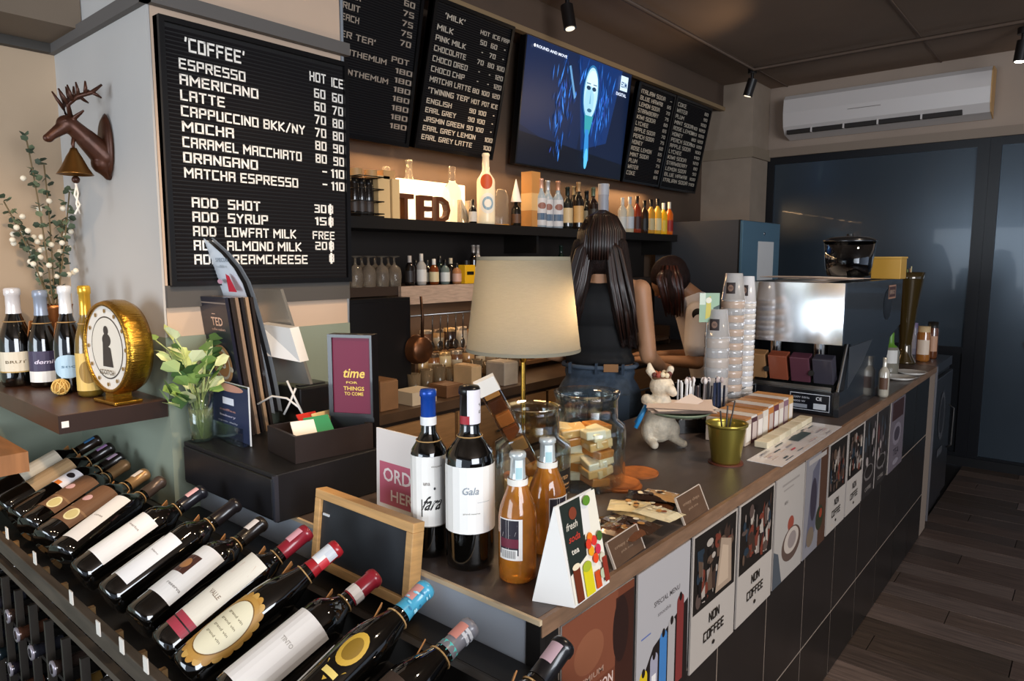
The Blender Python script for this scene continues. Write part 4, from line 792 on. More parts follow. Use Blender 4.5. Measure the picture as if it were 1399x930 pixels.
# tent card
A = PX(727, 821, 'z', CZ); B = PX(785, 831, 'z', CZ); C = PX(832, 796, 'z', CZ)
tc = thing('tent_card', 'white folded tent card with colourful drinks print at the counter corner', 'card', (0, 0, 0))
tc.location = (A.x, A.y, CZ+.0006); u = (C-B); hz = PX(760, 690, 'y', B.y+.04).z-CZ
u1 = u*1.02; mid = (A+B)/2; top0 = Vector((mid.x, mid.y, CZ+hz)); top1 = top0+u1
def quad(name, a_, b_, c_, d_, mat, art=None):
    o = Vector((A.x, A.y, CZ)); n = (b_-a_).cross(d_-a_).normalized()*.0012
    P = [p_-o for p_ in (a_, b_, c_, d_)]; mb = MB(); mb.add([p_ for p_ in P]+[p_-n for p_ in P], [(0, 1, 2, 3), (7, 6, 5, 4), (0, 4, 5, 1), (1, 5, 6, 2), (2, 6, 7, 3), (3, 7, 4, 0)])
    part(name, mb, mat, tc)
PW = M('#e6e2dc', .55)
quad('front_panel', B, B+u1, top1, top0, PW); quad('back_panel', A+u1, A, top0, top1, PW); quad('base_flap', A, A+u1, B+u1, B, PW)
quad('end_flap', A+Vector((0, 0, .001)), B+Vector((0, 0, .001)), top0+(B-mid)*.02, top0-(B-mid)*.02, PW)
wt, ht = u1.length, (top0-B).length
a = Art(wt, ht, frame(B-Vector((A.x, A.y, CZ)), u1, top0-B), e0=.0012)
a.r(.02, .02, .98, .98, '#e9e2d0').p([(.02, .3), (.5, .4), (.62, .98), (.02, .98)], '#232a24').p([(.5, .6), (.7, .62), (.75, .98), (.55, .98)], '#e4e0da')
a.t('fresh', .08, .72, .07, '#c8c0b0', .3, italic=.3).t('soda', .1, .6, .07, '#b83a2c', .3, italic=.3).t('tea', .12, .48, .06, '#d8d0c0', .2)
a.e(.3, .86, .1, .06, '#7c3a24').r(.08, .02, .26, .36, '#6a2c14').e(.17, .36, .1, .03, '#e8d8b8').r(.32, .02, .56, .28, '#d8c81c').e(.44, .3, .12, .05, '#a8b42c').r(.6, .03, .75, .2, '#c84a1c')
for k, (x, y, c_) in enumerate(((.62, .55, '#e87c1c'), (.72, .5, '#d8342c'), (.6, .42, '#e8a01c'), (.78, .4, '#c82c4c'), (.68, .33, '#e0481c'), (.55, .5, '#d83c24'), (.85, .3, '#cfc8b0'), (.8, .15, '#b8c0a0'), (.86, .52, '#4a6a2c'))): a.e(x, y, .075, .05, c_)
a.e(.66, .92, .1, .05, '#5c8a2c').r(.82, .05, .95, .3, '#8c3020'); a.make('print', tc)
# gold pot
c, r, h = stand(991, 638, 44, top=580)
q = c; solo('coaster', MB().cyl(.052, 0, .004, 28), M('#5e2f20', .6), 'dark reddish coaster under the gold metal pot', 'coaster', 'woven coasters', Matrix.Translation((c.x, c.y, CZ+.0003)))
gp = thing('metal_pot', 'small gold metal pot with stirrers standing on the counter', 'pot', (c.x, c.y, CZ+.0046)); GD = M('#a89a4a', .3, .85)
part('pot_body', MB().lathe([(0, .002), (r*.84, 0), (r*.87, .004), (r*1.15, h*.9), (r*1.16, h*.93), (r*1.26, h*.94), (r*1.28, h*1.0), (r*1.22, h*1.0), (r*1.10, h*.9), (r*.83, .01), (0, .008)], 36), GD, gp)
for k in range(3): part('stirrer', MB().rod((.008*k-.01, .005*k, .012), (.03*k-.005, .02-.01*k, .155+.012*k), .0025), M('#1c1210', .3), gp)
part('paper_slip', MB(Tm((0, .005, .05), .2, 0, .4)).box(-.022, -.001, 0, .022, .001, .05), M('#e0dcc8', .6), gp)
# menu leaflet, tea boxes, cream tray
A = PX(1022, 628, 'z', CZ); B = PX(1068, 638, 'z', CZ); C = PX(1150, 583, 'z', CZ); D = PX(1105, 575, 'z', CZ)
mc = thing('menu_leaflet', 'laminated white menu leaflet lying near the counter edge', 'leaflet', frame((B.x, B.y, CZ+.001), (C-B), (A-B)))
lw = (C-B).length; lh = (A-B).dot(Vector((-(C-B).y, (C-B).x, 0)).normalized())
part('sheet', MB().box(0, 0, -.0008, lw, lh, .0008), M('#dcd8d8', .25, coat=.6), mc)
a = Art(lw, lh, e0=.0011, eps=.0001); rr = random.Random(3)
for k in range(26): x_, y_ = rr.uniform(.06, .85), rr.uniform(.08, .85); a.r(x_, y_, x_+rr.uniform(.04, .12), y_+rr.uniform(.03, .07), rr.choice(['#8f8c94', '#5c6470', '#b8a4a8', '#34444c', '#c8b8b0']))
a.r(.5, .5, .72, .82, '#34484c').r(.3, .3, .36, .36, '#b8404c').t('MENU', .1, .8, .08, '#6a6670', .12); a.make('print', mc)
e0 = PX(1026, 612, 'z', CZ); e1 = PX(1090, 575, 'z', CZ); dx = (e1-e0)/9
bc_ = ['#b8a898', '#4a2c34', '#a89488', '#d8d0c4', '#c07a3c', '#6c3a44', '#c8b0a0', '#8c6a78', '#c8a468']
for k in range(9):
    o_ = e0+dx*k; T = frame((o_.x, o_.y+.02, CZ+.001), (1, 0, 0), (0, 1, 0)); wB = abs(dx.x)*.9
    t = thing('tea_box', ['grey-brown', 'dark plum', 'beige', 'white', 'orange and cream', 'maroon', 'pinkish', 'violet-grey', 'mustard'][k]+' tea box in the row before the espresso machine', 'tea box', T, 'tea boxes in a row')
    part('box', MB().box(0, 0, 0, wB, .14, .085+.006*(k > 2), b=.0015), M(bc_[k], .5), t); part('lid', MB().box(.001, .002, .0851+.006*(k > 2), wB-.001, .138, .092+.006*(k > 2)), M(['#a8703c', '#d8d0c8', '#c89058'][k % 3], .5), t)
    part('label_panel', MB().box(.006, -.0008, .012, wB-.006, -.0002, .07), M(['#e4dcd0', '#c8b8b0', '#e8e0d8'][k % 3], .5), t)
for k in range(8):
    o_ = e0+(e1-e0)*(k/8)+Vector((.02, -.047, 0)); t = thing('sugar_sachet_box', ['first', 'second', 'third', 'fourth', 'fifth', 'sixth', 'seventh', 'eighth'][k]+' low cream sachet block from the gold pot', 'sachet box', (o_.x, o_.y, CZ+.0007), 'cream sachet blocks')
    part('block', MB().box(0, 0, 0, abs(e1.x-e0.x)/8-.006, .045, .022, b=.003), M(['#d8ccb0', '#cbbfa2'][k % 2], .5), t)
# black organiser behind with cups and straws
OX, OY = 1.98, 1.16
og = thing('cup_organiser', 'long low black organiser holding cups behind the tea boxes', 'organiser', (2.40, 1.085, CZ+.001))
part('tray', MB().box(0, 0, 0, .42, .26, .02).box(0, 0, .02, .42, .012, .10).box(0, .248, .02, .42, .26, .10).box(0, .012, .02, .012, .248, .10).box(.408, .012, .02, .42, .248, .10), BLKG, og)
part('glass_edge', MB().rod((-.02, -.02, .102), (.42, -.02, .102), .0025).rod((-.02, -.02, .0), (-.02, -.02, .102), .0025).rod((.42, -.02, 0), (.42, -.02, .102), .0025), M('#6a7076', .15, .6), og)
CUP = M('#d6d6d8', .18, coat=.6, spec=.6); CUPC = M('#d0cecc', .12, trans=.35, coat=1, ior=1.2)
def cupstack(px, wp, ybot, ytop, lb, mat, x=2.6, n=9, ridge='#c8b09a', logo=True, dy=0):
    q = PX(px, ytop, 'x', x); zt = q.z; y = q.y; r = wp/2*dep(q)/FPX; zb_ = CZ+.0215
    t = thing('cup_stack', lb, 'cups', (q.x, y, zb_), 'stacks of takeaway cups'); H_ = zt-zb_
    part('top_cup', MB().lathe([(0, H_), (r*.72, H_), (r*.74, H_-.002), (r*.98, H_-.10), (r, H_-.10), (r, H_-.108)], 24), mat, t)
    z_ = H_-.108; st_ = (z_)/max(1, n); 
    for k in range(n): part('cup_rim', MB().lathe([(r*.95, z_-st_*k), (r, z_-st_*k-.002), (r*1.0, z_-st_*k-st_*.5), (r*.95, z_-st_*(k+1)+.0005)], 20), mat if k % 2 else M(ridge, .3, coat=.4), t)
    if logo:
        p_ = [(r*.98, H_-.10), (r*.74, H_-.002)]; a_ = facing(Vector((q.x, y, 0)))
        wrap(t, p_, H_-.078, H_-.035, a_-.25, 46, lambda a: a.r(0, 0, 1, 1, '#2a1a18').e(.5, .5, .3, .3, '#8a6a58').t('TED', .5, .42, .18, '#2a1a18', .4, 'c'), name='logo', r=r*.95)
    return t
cupstack(981, 34, 545, 422, 'short stack of clear takeaway cups with dark logo in front', CUPC, x=2.50, n=8, ridge='#bdb2a8')
cupstack(1003, 32, 540, 373, 'tallest stack of clear takeaway cups in the organiser', CUPC, x=2.62, n=16, ridge='#c2ab98')
cupstack(1021, 26, 520, 377, 'stack of ribbed white paper cups beside the espresso machine', CUP, x=2.74, n=20, ridge='#d6ccc0')
# straw holder
hx = PX(925, 560, 'z', CZ)
q = PX(964, 590, 'z', CZ); sb = thing('straw_caddy', 'black caddy of wrapped straws behind the rabbit figurine', 'caddy', Tm((q.x, q.y+.02, CZ+.001), 0, 0, YAW-PI/2+.15))
part('caddy_box', MB().box(-.095, -.03, 0, .095, .03, .006).box(-.095, -.03, .006, .095, -.026, .05).box(-.095, .026, .006, .095, .03, .05).box(-.095, -.026, .006, -.091, .026, .05).box(.091, -.026, .006, .095, .026, .05), BLKG, sb)
rr = random.Random(6)
for k in range(34):
    x_ = -.086+k*.0052; y_ = rr.uniform(-.018, .018); c_ = '#f4f2f0' if k < 11 else rr.choice(['#2c2528', '#4a3a38', '#1e1c22', '#8a7f7c']) if k < 24 else rr.choice(['#1d2a44', '#27304c', '#13182a'])
    hh = .18+rr.uniform(-.02, .015)
    part('straw', MB().rod((x_, y_, .007), (x_+rr.uniform(-.008, .008), y_+rr.uniform(-.006, .006), hh), .0035, 6), M(c_, .35), sb)
for k in range(14): x_ = rr.uniform(-.07, .08); part('twisted_wrapper', MB().ball((x_, rr.uniform(-.018, .018), .185), (.008, .006, .012), 4), M(rr.choice(['#d8ccc8', '#b8a8a4', '#e4dcd8']), .6), sb)
q = PX(955, 440, 'x', 2.44); pcd = thing('picture_card', 'green picture card clipped upright above the straws', 'card', frame((q.x, q.y, q.z), CR, (0, 0, 1)))
part('sheet', MB().box(0, 0, -.001, .075, .11, 0), M('#8fae8c', .4), pcd); part('clip_wire', MB().rod((.03, -(q.z-CZ-.0215), -.003), (.03, .01, -.003), .0015), STEEL, pcd)
Art(.075, .11, e0=.0003).r(.0, .6, .3, 1, '#cfdcc8').p([(.3, .1), (.6, .2), (.55, .9), (.35, .8)], '#c8b83c').p([(.6, .0), (1, .0), (1, .6), (.7, .5)], '#1c3428').e(.45, .75, .15, .1, '#e8e4cc').make('print', pcd)
q = PX(1022, 517, 'z', 1.09); solo('wooden_tag', MB(Tm((q.x, q.y-.015, CZ+.1035), PI/2, 0, -.5)).prism([(0, 0), (.012, .008), (.02, .022), (.012, .03), (.02, .042), (.012, .056), (0, .064), (-.012, .056), (-.02, .042), (-.012, .03), (-.02, .022), (-.012, .008)], -.002, .002), M('#b87c34', .5), 'small carved orange-brown wooden tag on the organiser edge', 'tag')

# ------------------------------------------------------------------ espresso machine and what stands on and past it
em = thing('espresso_machine', 'chrome and black espresso machine at the middle of the counter', 'espresso machine', (2.85, .745, CZ+.0008))
side = [(0, 0), (.70, 0), (.74, .12), (.80, .25), (1.0, .30), (1.0, .525), (.02, .525), (.02, .29), (.12, .28), (.06, .1), (0, .1)]
XZ = Matrix(((1, 0, 0, 0), (0, 0, -1, 0), (0, 1, 0, 0), (0, 0, 0, 1)))
BM_ = M('#1d2126', .22, coat=.6)
part('side_panel', MB().prism(side, -.02, 0, XZ), BM_, em, 'glossy black side panel'); part('side_panel', MB().prism(side, -.42, -.40, XZ), BM_, em)
part('upper_body', MB().box(.03, .0201, .29, .99, .3999, .52), M('#222529', .4), em)
part('chrome_panel', MB().prism([(y, z) for y, z in ((0, .285), (.42, .285), (.42, .525), (0, .525))], 0, .022, Matrix(((0, 0, 1, -.002), (1, 0, 0, 0), (0, 1, 0, 0), (0, 0, 0, 1)))), M('#cfcfd2', .13, 1), em, 'mirror-polished chrome front panel')
part('base_unit', MB().box(.004, .0201, .002, .69, .3999, .095), M('#15161a', .3, coat=.4), em); part('drip_tray', MB().box(.03, .04, .0955, .5, .38, .11), STEEL, em)
part('back_block', MB().box(.52, .0201, .0956, .70, .3999, .289), M('#1a1c20', .4), em)
part('inset_panel', MB().prism([(.10, .10), (.10, .27), (.46, .27), (.30, .18)], .0005, .002, XZ), M('#3a3e44', .3), em)
part('corner_strut', MB().rod((.0, .008, .1), (.10, .008, .285), .006), STEEL, em)
for k in range(2):
    g = part('group_head', MB().cyl(.03, .18, .289, 18, Tm((.14, .12+.18*k, 0))), CHROME, em); part('portafilter', MB().rod((.14, .12+.18*k, .175), (-.0, .11+.18*k, .165), .012), BLK, g)
part('steam_wand', MB().tube([(.06, .37, .289), (.05, .37, .2), (.0, .36, .12)], .005), CHROME, em)
pt = part('spec_plate', MB().box(-.0022, .03, .012, .0035, .19, .088), M('#10141c', .3), em)
Art(.16, .076, frame((-.0023, .19, .012), (0, -1, 0), (0, 0, 1)), e0=.0004).r(.02, .9, .98, .94, '#c8ccd2').r(.02, .05, .98, .08, '#c8ccd2').r(.02, .05, .035, .94, '#c8ccd2').r(.965, .05, .98, .94, '#c8ccd2').t('CE', .72, .62, .18, '#e8e8ec', .14, 'c').t('230V 50Hz', .1, .66, .1, '#b8bcc4', .4).t('4300 W', .1, .45, .1, '#b8bcc4', .3).r(.1, .15, .45, .35, '#8f959e').r(.6, .15, .9, .45, '#c8ccd0').make('plate_print', em)
a = Art(.3, .2, frame((.62, -.0005, .33), (1, 0, 0), (0, 0, 1)), e0=.0006); a.e(.3, .4, .26, .36, '#12151a').e(.32, .42, .17, .24, '#1d2126').r(.3, .52, .78, .84, '#a87c64').r(.33, .56, .75, .80, '#4a2c24').t('BRIO', .54, .63, .1, '#b89880', .3, 'c'); a.make('badge_print', em)
for k in range(4):
    T = Tm((2.875, .775+.088*k, CZ+.1125), 0, -.35, 0)
    t = thing('coffee_box', ['dark grey', 'plum', 'maroon and orange', 'tan'][k]+' packet leaning on the drip tray under the chrome panel', 'box', T, 'packets on the drip tray'); part('box', MB().box(0, 0, .012, .05, .075, .12, b=.002), M(['#3c3a44', '#5a3440', '#8c4a34', '#a07850'][k], .3, coat=.5), t)
# hopper, papers, yellow box
c, r, h = stand(1160, 378, 62, z=CZ+.5258, top=322)
gh = thing('coffee_bean_hopper', 'smoky clear coffee bean hopper with black lid above the espresso machine', 'hopper', (2.85+.50, 1.08, CZ+.527))
q = PX(1160, 350, 'x', 3.35); gh.location = (3.35, q.y, CZ+.527); hr = 33*dep(q)/FPX; hh = PX(1160, 322, 'x', 3.35).z-CZ-.527
part('foot', MB().cyl(hr*.6, 0, .012, 24), BLK, gh)
part('hopper_glass', MB().lathe([(hr*.55, .012), (hr*.82, .02), (hr*.9, .06), (hr*.98, hh*.86), (hr*.96, hh*.86), (hr*.88, .062), (hr*.8, .023), (hr*.55, .015)], 36), SMOKE, gh)
part('beans', MB().lathe([(0, .017), (hr*.78, .024), (hr*.86, .06), (hr*.6, .075), (0, .07)], 24), M('#2e1a10', .4, bump=1, bscale=220, vary=.5, vscale=150), gh, kind='stuff')
part('lid', MB().lathe([(hr*1.02, hh*.86), (hr*1.04, hh*.9), (hr*.7, hh*.97), (.012, hh*1.0), (0, hh*1.0)], 32), M('#17181a', .25, coat=.5), gh); part('knob', MB().cyl(.014, hh, hh+.008, 16), BLK, gh)
pp = thing('paper_stack', 'untidy stack of papers and receipts on top of the espresso machine', 'papers', (2.9, .78, CZ+.5268)); rr = random.Random(12)
for k in range(8): part('paper_sheet', MB(Tm((.06+.05*k % .3, .12+rr.uniform(-.05, .12), .001+k*.0024), rr.uniform(-.004, .004), 0, rr.uniform(-.3, .3))).box(-.07, -.1, 0, .08, .1, .0012), M(rr.choice(['#e0d4c8', '#b8a89c', '#d8c0b0', '#8c8078', '#e8e0d8']), .6), pp)
q = PX(1206, 370, 'x', 3.6); yb = thing('yellow_box', 'warm yellow cardboard box on top of the espresso machine', 'box', (3.60, q.y-.055, CZ+.527)); part('box', MB().box(0, -.02, 0, .12, .105, .095, b=.003), M('#c9983c', .45), yb); part('lid', MB().box(-.003, -.023, .0955, .123, .108, .103), M('#d8aa50', .45), yb)
# flared amber glass vase
q = PX(1234, 496, 'z', CZ); fv = thing('flared_vase', 'tall flared smoky amber glass vase past the espresso machine', 'vase', (q.x+.02, q.y+.0, CZ+.0007)); zz = PX(1240, 372, 'y', q.y).z-CZ; s_ = dep(q)/FPX
part('glass', MB().lathe([(0, .003), (16*s_*.9, 0), (14*s_, .01), (9*s_, .05), (8*s_, .12), (12*s_, zz*.6), (17*s_, zz*.92), (19*s_, zz), (18*s_, zz), (11*s_, zz*.6), (0, .05)], 24), M('#4a3a1c', .06, coat=1, metal=.3), fv)
for k in range(5): part('straw', MB().rod((.006*k-.012, 0, .08), (.018*(k-2), .01*(k % 2), zz+.01+.006*k), .003, 6), M(['#1c1814', '#8c9a3c', '#b0703c', '#3a2c20', '#d8c890'][k], .3), fv)
c, r, h = stand(1213, 514, 25, top=455); h = abs(h)
bottle('green_cap_bottle', 'clear bottle with green stopper beside the espresso machine back', Matrix.Translation(c), 'squat', r, h, M('#9a9484', .1, trans=.3, coat=1), M('#5c8a2c', .4), .66, bg='#d8d4cc', ang=facing(c), lz=(.3, .6), deg=100)
c, r, h = stand(1206, 543, 14, top=490)
bottle('salt_shaker', 'slim salt shaker right behind the espresso machine', Matrix.Translation(c), 'round', r, h, M('#b0a898', .1, coat=1), M('#d0cabc', .3, .5), .78, bg='#5a3c28', ang=facing(c), lz=(.2, .5), deg=90, n=14)
for k, (px, py, wp, tp, lb) in enumerate(((1260, 494, 17, 447, 'amber jar with cream lid at the far counter end'), (1272, 490, 14, 441, 'brown jar with black lid at the far counter end'), (1262, 486, 8, 443, 'thin bottle with lilac cap behind the amber jars'))):
    c, r, h = stand(px, py, wp, top=tp)
    bottle('honey_jar', lb, Matrix.Translation(c+Vector((.0, .06 if k == 2 else 0, 0))), 'jar', r, h, M(['#a8682c', '#6c3c20', '#b0a8b8'][k], .12, coat=1), M(['#d8b888', '#1c1814', '#a898c0'][k], .4), .84, bg=['#e8d0b8', '#c89878', '#c0b8c0'][k], ang=facing(c), lz=(.2, .62), deg=110, n=16, cat='jar', group='small jars at the far counter end', capname='lid')
for k, (px, py, zz) in enumerate(((1228, 518, CZ+.0005), (1244, 511, CZ+.0005))):
    q = PX(px, py, 'z', zz); t = thing('saucer', ['white saucer closest to the espresso machine', 'white saucer closest to the amber jars'][k], 'saucer', q, 'white saucers'); part('dish', MB().lathe([(0, .004), (.045, .004), (.078, .016), (.08, .0165), (.05, 0), (0, 0)], 28), M('#dcd6cc', .2, coat=.5), t)

# ------------------------------------------------------------------ wine rack with sloping display
RX0, RX1, RY0, RY1 = .445, .82, .38, 2.50
wr = thing('wine_rack', 'black wooden wine rack with sloping bottle display beside the counter end', 'rack', (RX0, RY0, 0))
RB = M('#1a1613', .45, vary=.3, vscale=6); RW = M('#4a4036', .5, vary=.35, vscale=6, stretch=(10, 1, 10)); LW = M('#a07c50', .5)
W_, D_ = RY1-RY0, RX1-RX0
def slab(x0, z0, x1, z1, t_, y0, y1): return [(x0, y0, z0), (x0, y1, z0), (x1, y1, z1), (x1, y0, z1), (x0, y0, z0-t_), (x0, y1, z0-t_), (x1, y1, z1-t_), (x1, y0, z1-t_)]
HX = [(0, 1, 2, 3)[::-1], (4, 5, 6, 7), (0, 1, 5, 4), (1, 2, 6, 5), (2, 3, 7, 6), (3, 0, 4, 7)]
part('display_deck', MB().add(slab(.02, .852, D_, .895, .015, 0, W_), HX), RB, wr)
part('front_rail', MB().box(-.008, 0, .868, .010, W_, .906, b=.002), RW, wr, 'worn grey-brown front rail')
part('lower_rail', MB().box(-.008, 0, .825, .008, W_, .840), RW, wr)
part('neck_rest', MB().box(.285, 0, .9, .30, W_, .955), RB, wr)
part('back_panel', MB().box(D_-.015, 0, 0, D_, W_, .88), M('#0f0d0c', .6), wr)
part('rear_ledge', MB().box(D_+.001, .0, .84, D_+.065, 1.95-RY0-.012, .895), M('#131110', .4), wr)
for y in (0, W_-.018): part('side_panel', MB().box(.01, y, 0, D_-.015, y+.018, .845), RB, wr)
for i in range(19): part('upright_slat', MB().box(-.006, .02+i*.112, .012, .010, .03+i*.112, .795), M('#2b2621', .5, vary=.3, vscale=6), wr)
for z in (.10, .24, .38, .52, .66): part('cross_slat', MB().box(.0105, 0, z, D_-.016, W_, z+.01), RB, wr)
tips = [((-12, 678), (133, 600)), ((5, 692), (150, 612)), ((22, 706), (163, 625)), ((38, 723), (170, 638)), ((60, 742), (197, 650)), ((82, 764), (219, 667)), ((109, 790), (275, 672)), ((148, 821), (321, 690)), ((188, 853), (356, 716)), ((223, 890), (417, 720)), ((254, 940), (458, 750)), ((310, 958), (510, 790)), ((385, 1000), (580, 806)), ((462, 1060), (640, 866)), ((610, 1090), (768, 884))]
UPV = Vector((-.42, -.30, .86))
def bmat(B, T_, tw=0):
    z = (T_-B).normalized(); x = (UPV-z*UPV.dot(z)).normalized(); x.rotate(Matrix.Rotation(tw, 3, z)); y = z.cross(x); m = Matrix((x, y, z)).transposed().to_4x4(); m.translation = B; return m
def L_plain(c='#ebe7e0', extra=None):
    def f(a):
        a.r(0, 0, 1, 1, c)
        if extra: extra(a)
    return f
tx = lambda s, y=.5, h=.05, w_=.5, c='#8b8078': (lambda a: a.t(s, .5, y, h, c, w_, 'c'))
def L_brown(a): a.r(0, 0, 1, 1, '#6d4e38').r(0, .3, 1, .34, '#8a6a4c').e(.4, .62, .16, .08, '#c8a0a0').r(.1, .40, .2, .44, '#cdb088')
def L_med(t, p, h):
    wrap(t, p, h*.16, h*.30, .35, 42, lambda a: a.e(.5, .5, .46, .46, '#d9cfa0').e(.5, .5, .36, .36, '#c2b47c'), name='medal_sticker', r=rad_at(p, h*.2)+.0006)
def L_img(a): a.r(0, 0, 1, 1, '#e9e6e2').r(0, .42, .55, .78, '#4a2a22').e(.25, .6, .18, .1, '#b07a4c').t('reserva', .65, .2, .05, '#8b8580', .5, 'c')
def L_strp(a): a.r(0, 0, 1, 1, '#e5dccb').p([(.2, .72), (.8, .8), (.7, .93), (.25, .88)], '#b4683c').t('VALLE', .5, .45, .05, '#8f7c68', .5, 'c').r(0, 0, 1, .17, '#a83a48').r(0, .085, 1, .10, '#1a100e')
def L_oval(a):
    rr_ = random.Random(3); 
    for k in range(22): an_ = k*2*PI/22; a.e(.5+.44*math.cos(an_), .5+.44*math.sin(an_), .07, .07, '#b8863a' if k % 2 else '#c99c50', 8)
    a.e(.5, .5, .44, .44, '#b98a40', 24).e(.5, .5, .37, .38, '#7a5420', 24).e(.5, .5, .35, .365, '#e6dcbc', 24)
    for q in (.35, .45, .55, .65): a.t('grand vin', .5, q, .03, '#8f8468', .4, 'c')
def L_gold(a): a.e(.5, .6, .3, .3, '#c9a13c', 10).e(.5, .6, .2, .2, '#8a6a20', 10).p([(.2, .3), (.8, .3), (.5, 0)], '#c9a13c').r(.3, .1, .7, .2, '#e2c870')
def L_gold2(a):
    for k in range(5): a.t('CHATEAU', .5, .15+.17*k, .09, '#b98a3a', .9, 'c')
SPEC = [  # label text, body, capsule colour, band, label draw, lz, deg, strip colour
    ('far bottle of the display with cream paper body band and blue neck strip', '#241a12', L_plain('#d8cdb8'), (.28, .62), 150, '#3a6c98'),
    ('display bottle with tan foil body and lilac neck strip under the shelf', '#1a1512', L_plain('#b3936c'), (.25, .62), 150, '#a07ca8'),
    ('display bottle with white square label and orange mark', '#16110e', L_plain('#e6dfe0', lambda a: a.r(.3, .0, .6, .2, '#d8772c').e(.5, .65, .2, .14, '#2a2022')), (.38, .58), 90, '#b89cb0'),
    ('display bottle with brown label, round medal and bright gold capsule', '#8f6c48', L_brown, (.16, .60), 100, None),
    ('display bottle with brown label, pink emblem and looped gold capsule', '#9a7850', L_brown, (.14, .60), 104, '#d8ccc0'),
    ('display bottle with narrow white label and dusky silver capsule', '#54463e', L_plain('#e8e4df', tx('cuvee', .5, .04, .5)), (.10, .60), 62, None),
    ('display bottle with broad white label cut at its corner and pink strip', '#1a1a22', L_plain('#ebe8e4', tx('merlot', .7, .04, .5)), (.14, .56), 95, '#d8a8a8'),
    ('display bottle with plain white strip label and black capsule', '#191416', L_plain('#eceae8', tx('blanc', .6, .03, .5)), (.12, .52), 62, None),
    ('display bottle with white label and brown picture, pale strip on capsule', '#1c1614', L_img, (.16, .58), 100, '#cfcac8'),
    ('display bottle with long cream label, red foot and red capsule', '#8c1f2c', L_strp, (.10, .66), 76, '#d89ca4'),
    ('display bottle with gold-edged oval label and white and red capsule', '#a31f28', L_oval, (.04, .50), 135, '#d8dce0'),
    ('display bottle with big plain white label and red capsule', '#8c1c28', L_plain('#ece6e0', tx('TINTO', .6, .05, .3, '#b0a8a0')), (.06, .55), 125, None),
    ('display bottle with patterned sky blue capsule and gold badge', '#48a0c0', L_gold, (.25, .58), 90, '#c88c84'),
    ('display bottle with grey capsule and turquoise neck band', '#7c7a80', L_plain('#3a2c24'), (.15, .5), 90, '#c88478'),
    ('display bottle with black capsule and gold lettering nearest the poster corner', '#121114', L_gold2, (.3, .68), 120, '#b0949c')]
for k, ((bpx, tpx), sp) in enumerate(zip(tips, SPEC)):
    Tp = Vector(PX(*tpx, 'x', .77)); B = Vector(PX(*bpx, 'x', .49))
    if k > 12: B = Vector((.49, Tp.y+.01, .905))
    Tp.z = min(max(Tp.z, 1.0), 1.04); B.z = min(max(B.z, .888), .92)
    ln_ = (Tp-B).length+.008; lb, cc, dr_, lz, deg, stripc = sp
    def ex(t, p, k=k, cc=cc, stripc=stripc, ln_=ln_):
        neck_tie(t, p, ln_*.755); rn = rad_at(p, ln_*.9)
        rt_ = rad_at(p, ln_*.755)
        part('paper_tag', MB(Tm((rt_*.5, -rt_-.006, ln_*.68), .3, 0, .3)).box(-.008, -.001, -.03, .010, .001, .022), M('#9c6a3a', .7), t)
        if stripc: wrap(t, p, ln_*.86, ln_*.985, -.3, 70, lambda a: a.r(0, 0, 1, 1, stripc), name='tax_strip', r=rn+.0022)
        if k in (3, 4): L_med(t, p, ln_)
        if k == 10: wrap(t, p, ln_*.84, ln_*.90, 0, 200, lambda a: a.r(0, 0, .3, 1, '#c83038').r(.3, 0, .7, 1, '#e8e4e0').r(.7, 0, 1, 1, '#c83038'), name='flag_band', r=rn+.002); wrap(t, p, ln_*.90, ln_*.985, .2, 150, lambda a: a.r(0, 0, 1, 1, '#c9ccd2'), name='white_foil', r=rn+.002)
        if k == 11: wrap(t, p, ln_*.80, ln_*.86, 0, 250, lambda a: a.r(0, 0, 1, 1, '#d6ccc4'), name='pale_band', r=rn+.002)
        if k == 12:
            def sp_(a):
                r9 = random.Random(9)
                for i in range(26): a.e(r9.uniform(.05, .95), r9.uniform(.05, .95), .06, .035, r9.choice(['#a8dcec', '#2878a0', '#7cc4dc']), 6)
            wrap(t, p, ln_*.81, ln_*.98, 0, 220, sp_, name='foil_pattern', r=rn+.0018)
        if k == 13: wrap(t, p, ln_*.78, ln_*.83, 0, 340, lambda a: a.r(0, 0, 1, 1, '#58c4bc'), name='turquoise_band', r=rn+.002); wrap(t, p, ln_*.90, ln_*.95, 0, 300, lambda a: a.r(0, 0, 1, .4, '#c8c8cc').r(0, .6, 1, 1, '#c8c8cc'), name='silver_rings', r=rn+.002)
    bottle('wine_bottle', lb, bmat(B, Tp), 'burgundy' if k in (10, 12, 13) else 'bordeaux', .041, ln_, BOT, M(cc, .3, .35 if k in (3, 4, 5) else 0, coat=.4), .79, draw=dr_, lz=lz, ang=.12 if k != 11 else .3, deg=deg, bg=None, extra=ex, n=28, group='wine bottles lying on the sloping display', capname='capsule')
    part('cradle', MB().box(.02, B.y-RY0+.048, .8535, .036, B.y-RY0+.060, .882), LW, wr)
for k, (px, py) in enumerate(((10, 728), (48, 762), (98, 816), (135, 858), (167, 882), (200, 908))):
    q = PX(px, py, 'x', RX0-.009); part('price_tag', MB().box(-.0105, q.y-RY0-.008, q.z-.014, -.0085, q.y-RY0+.010, q.z+.014), M('#e4ddd2', .5), wr, 'small white price tag')
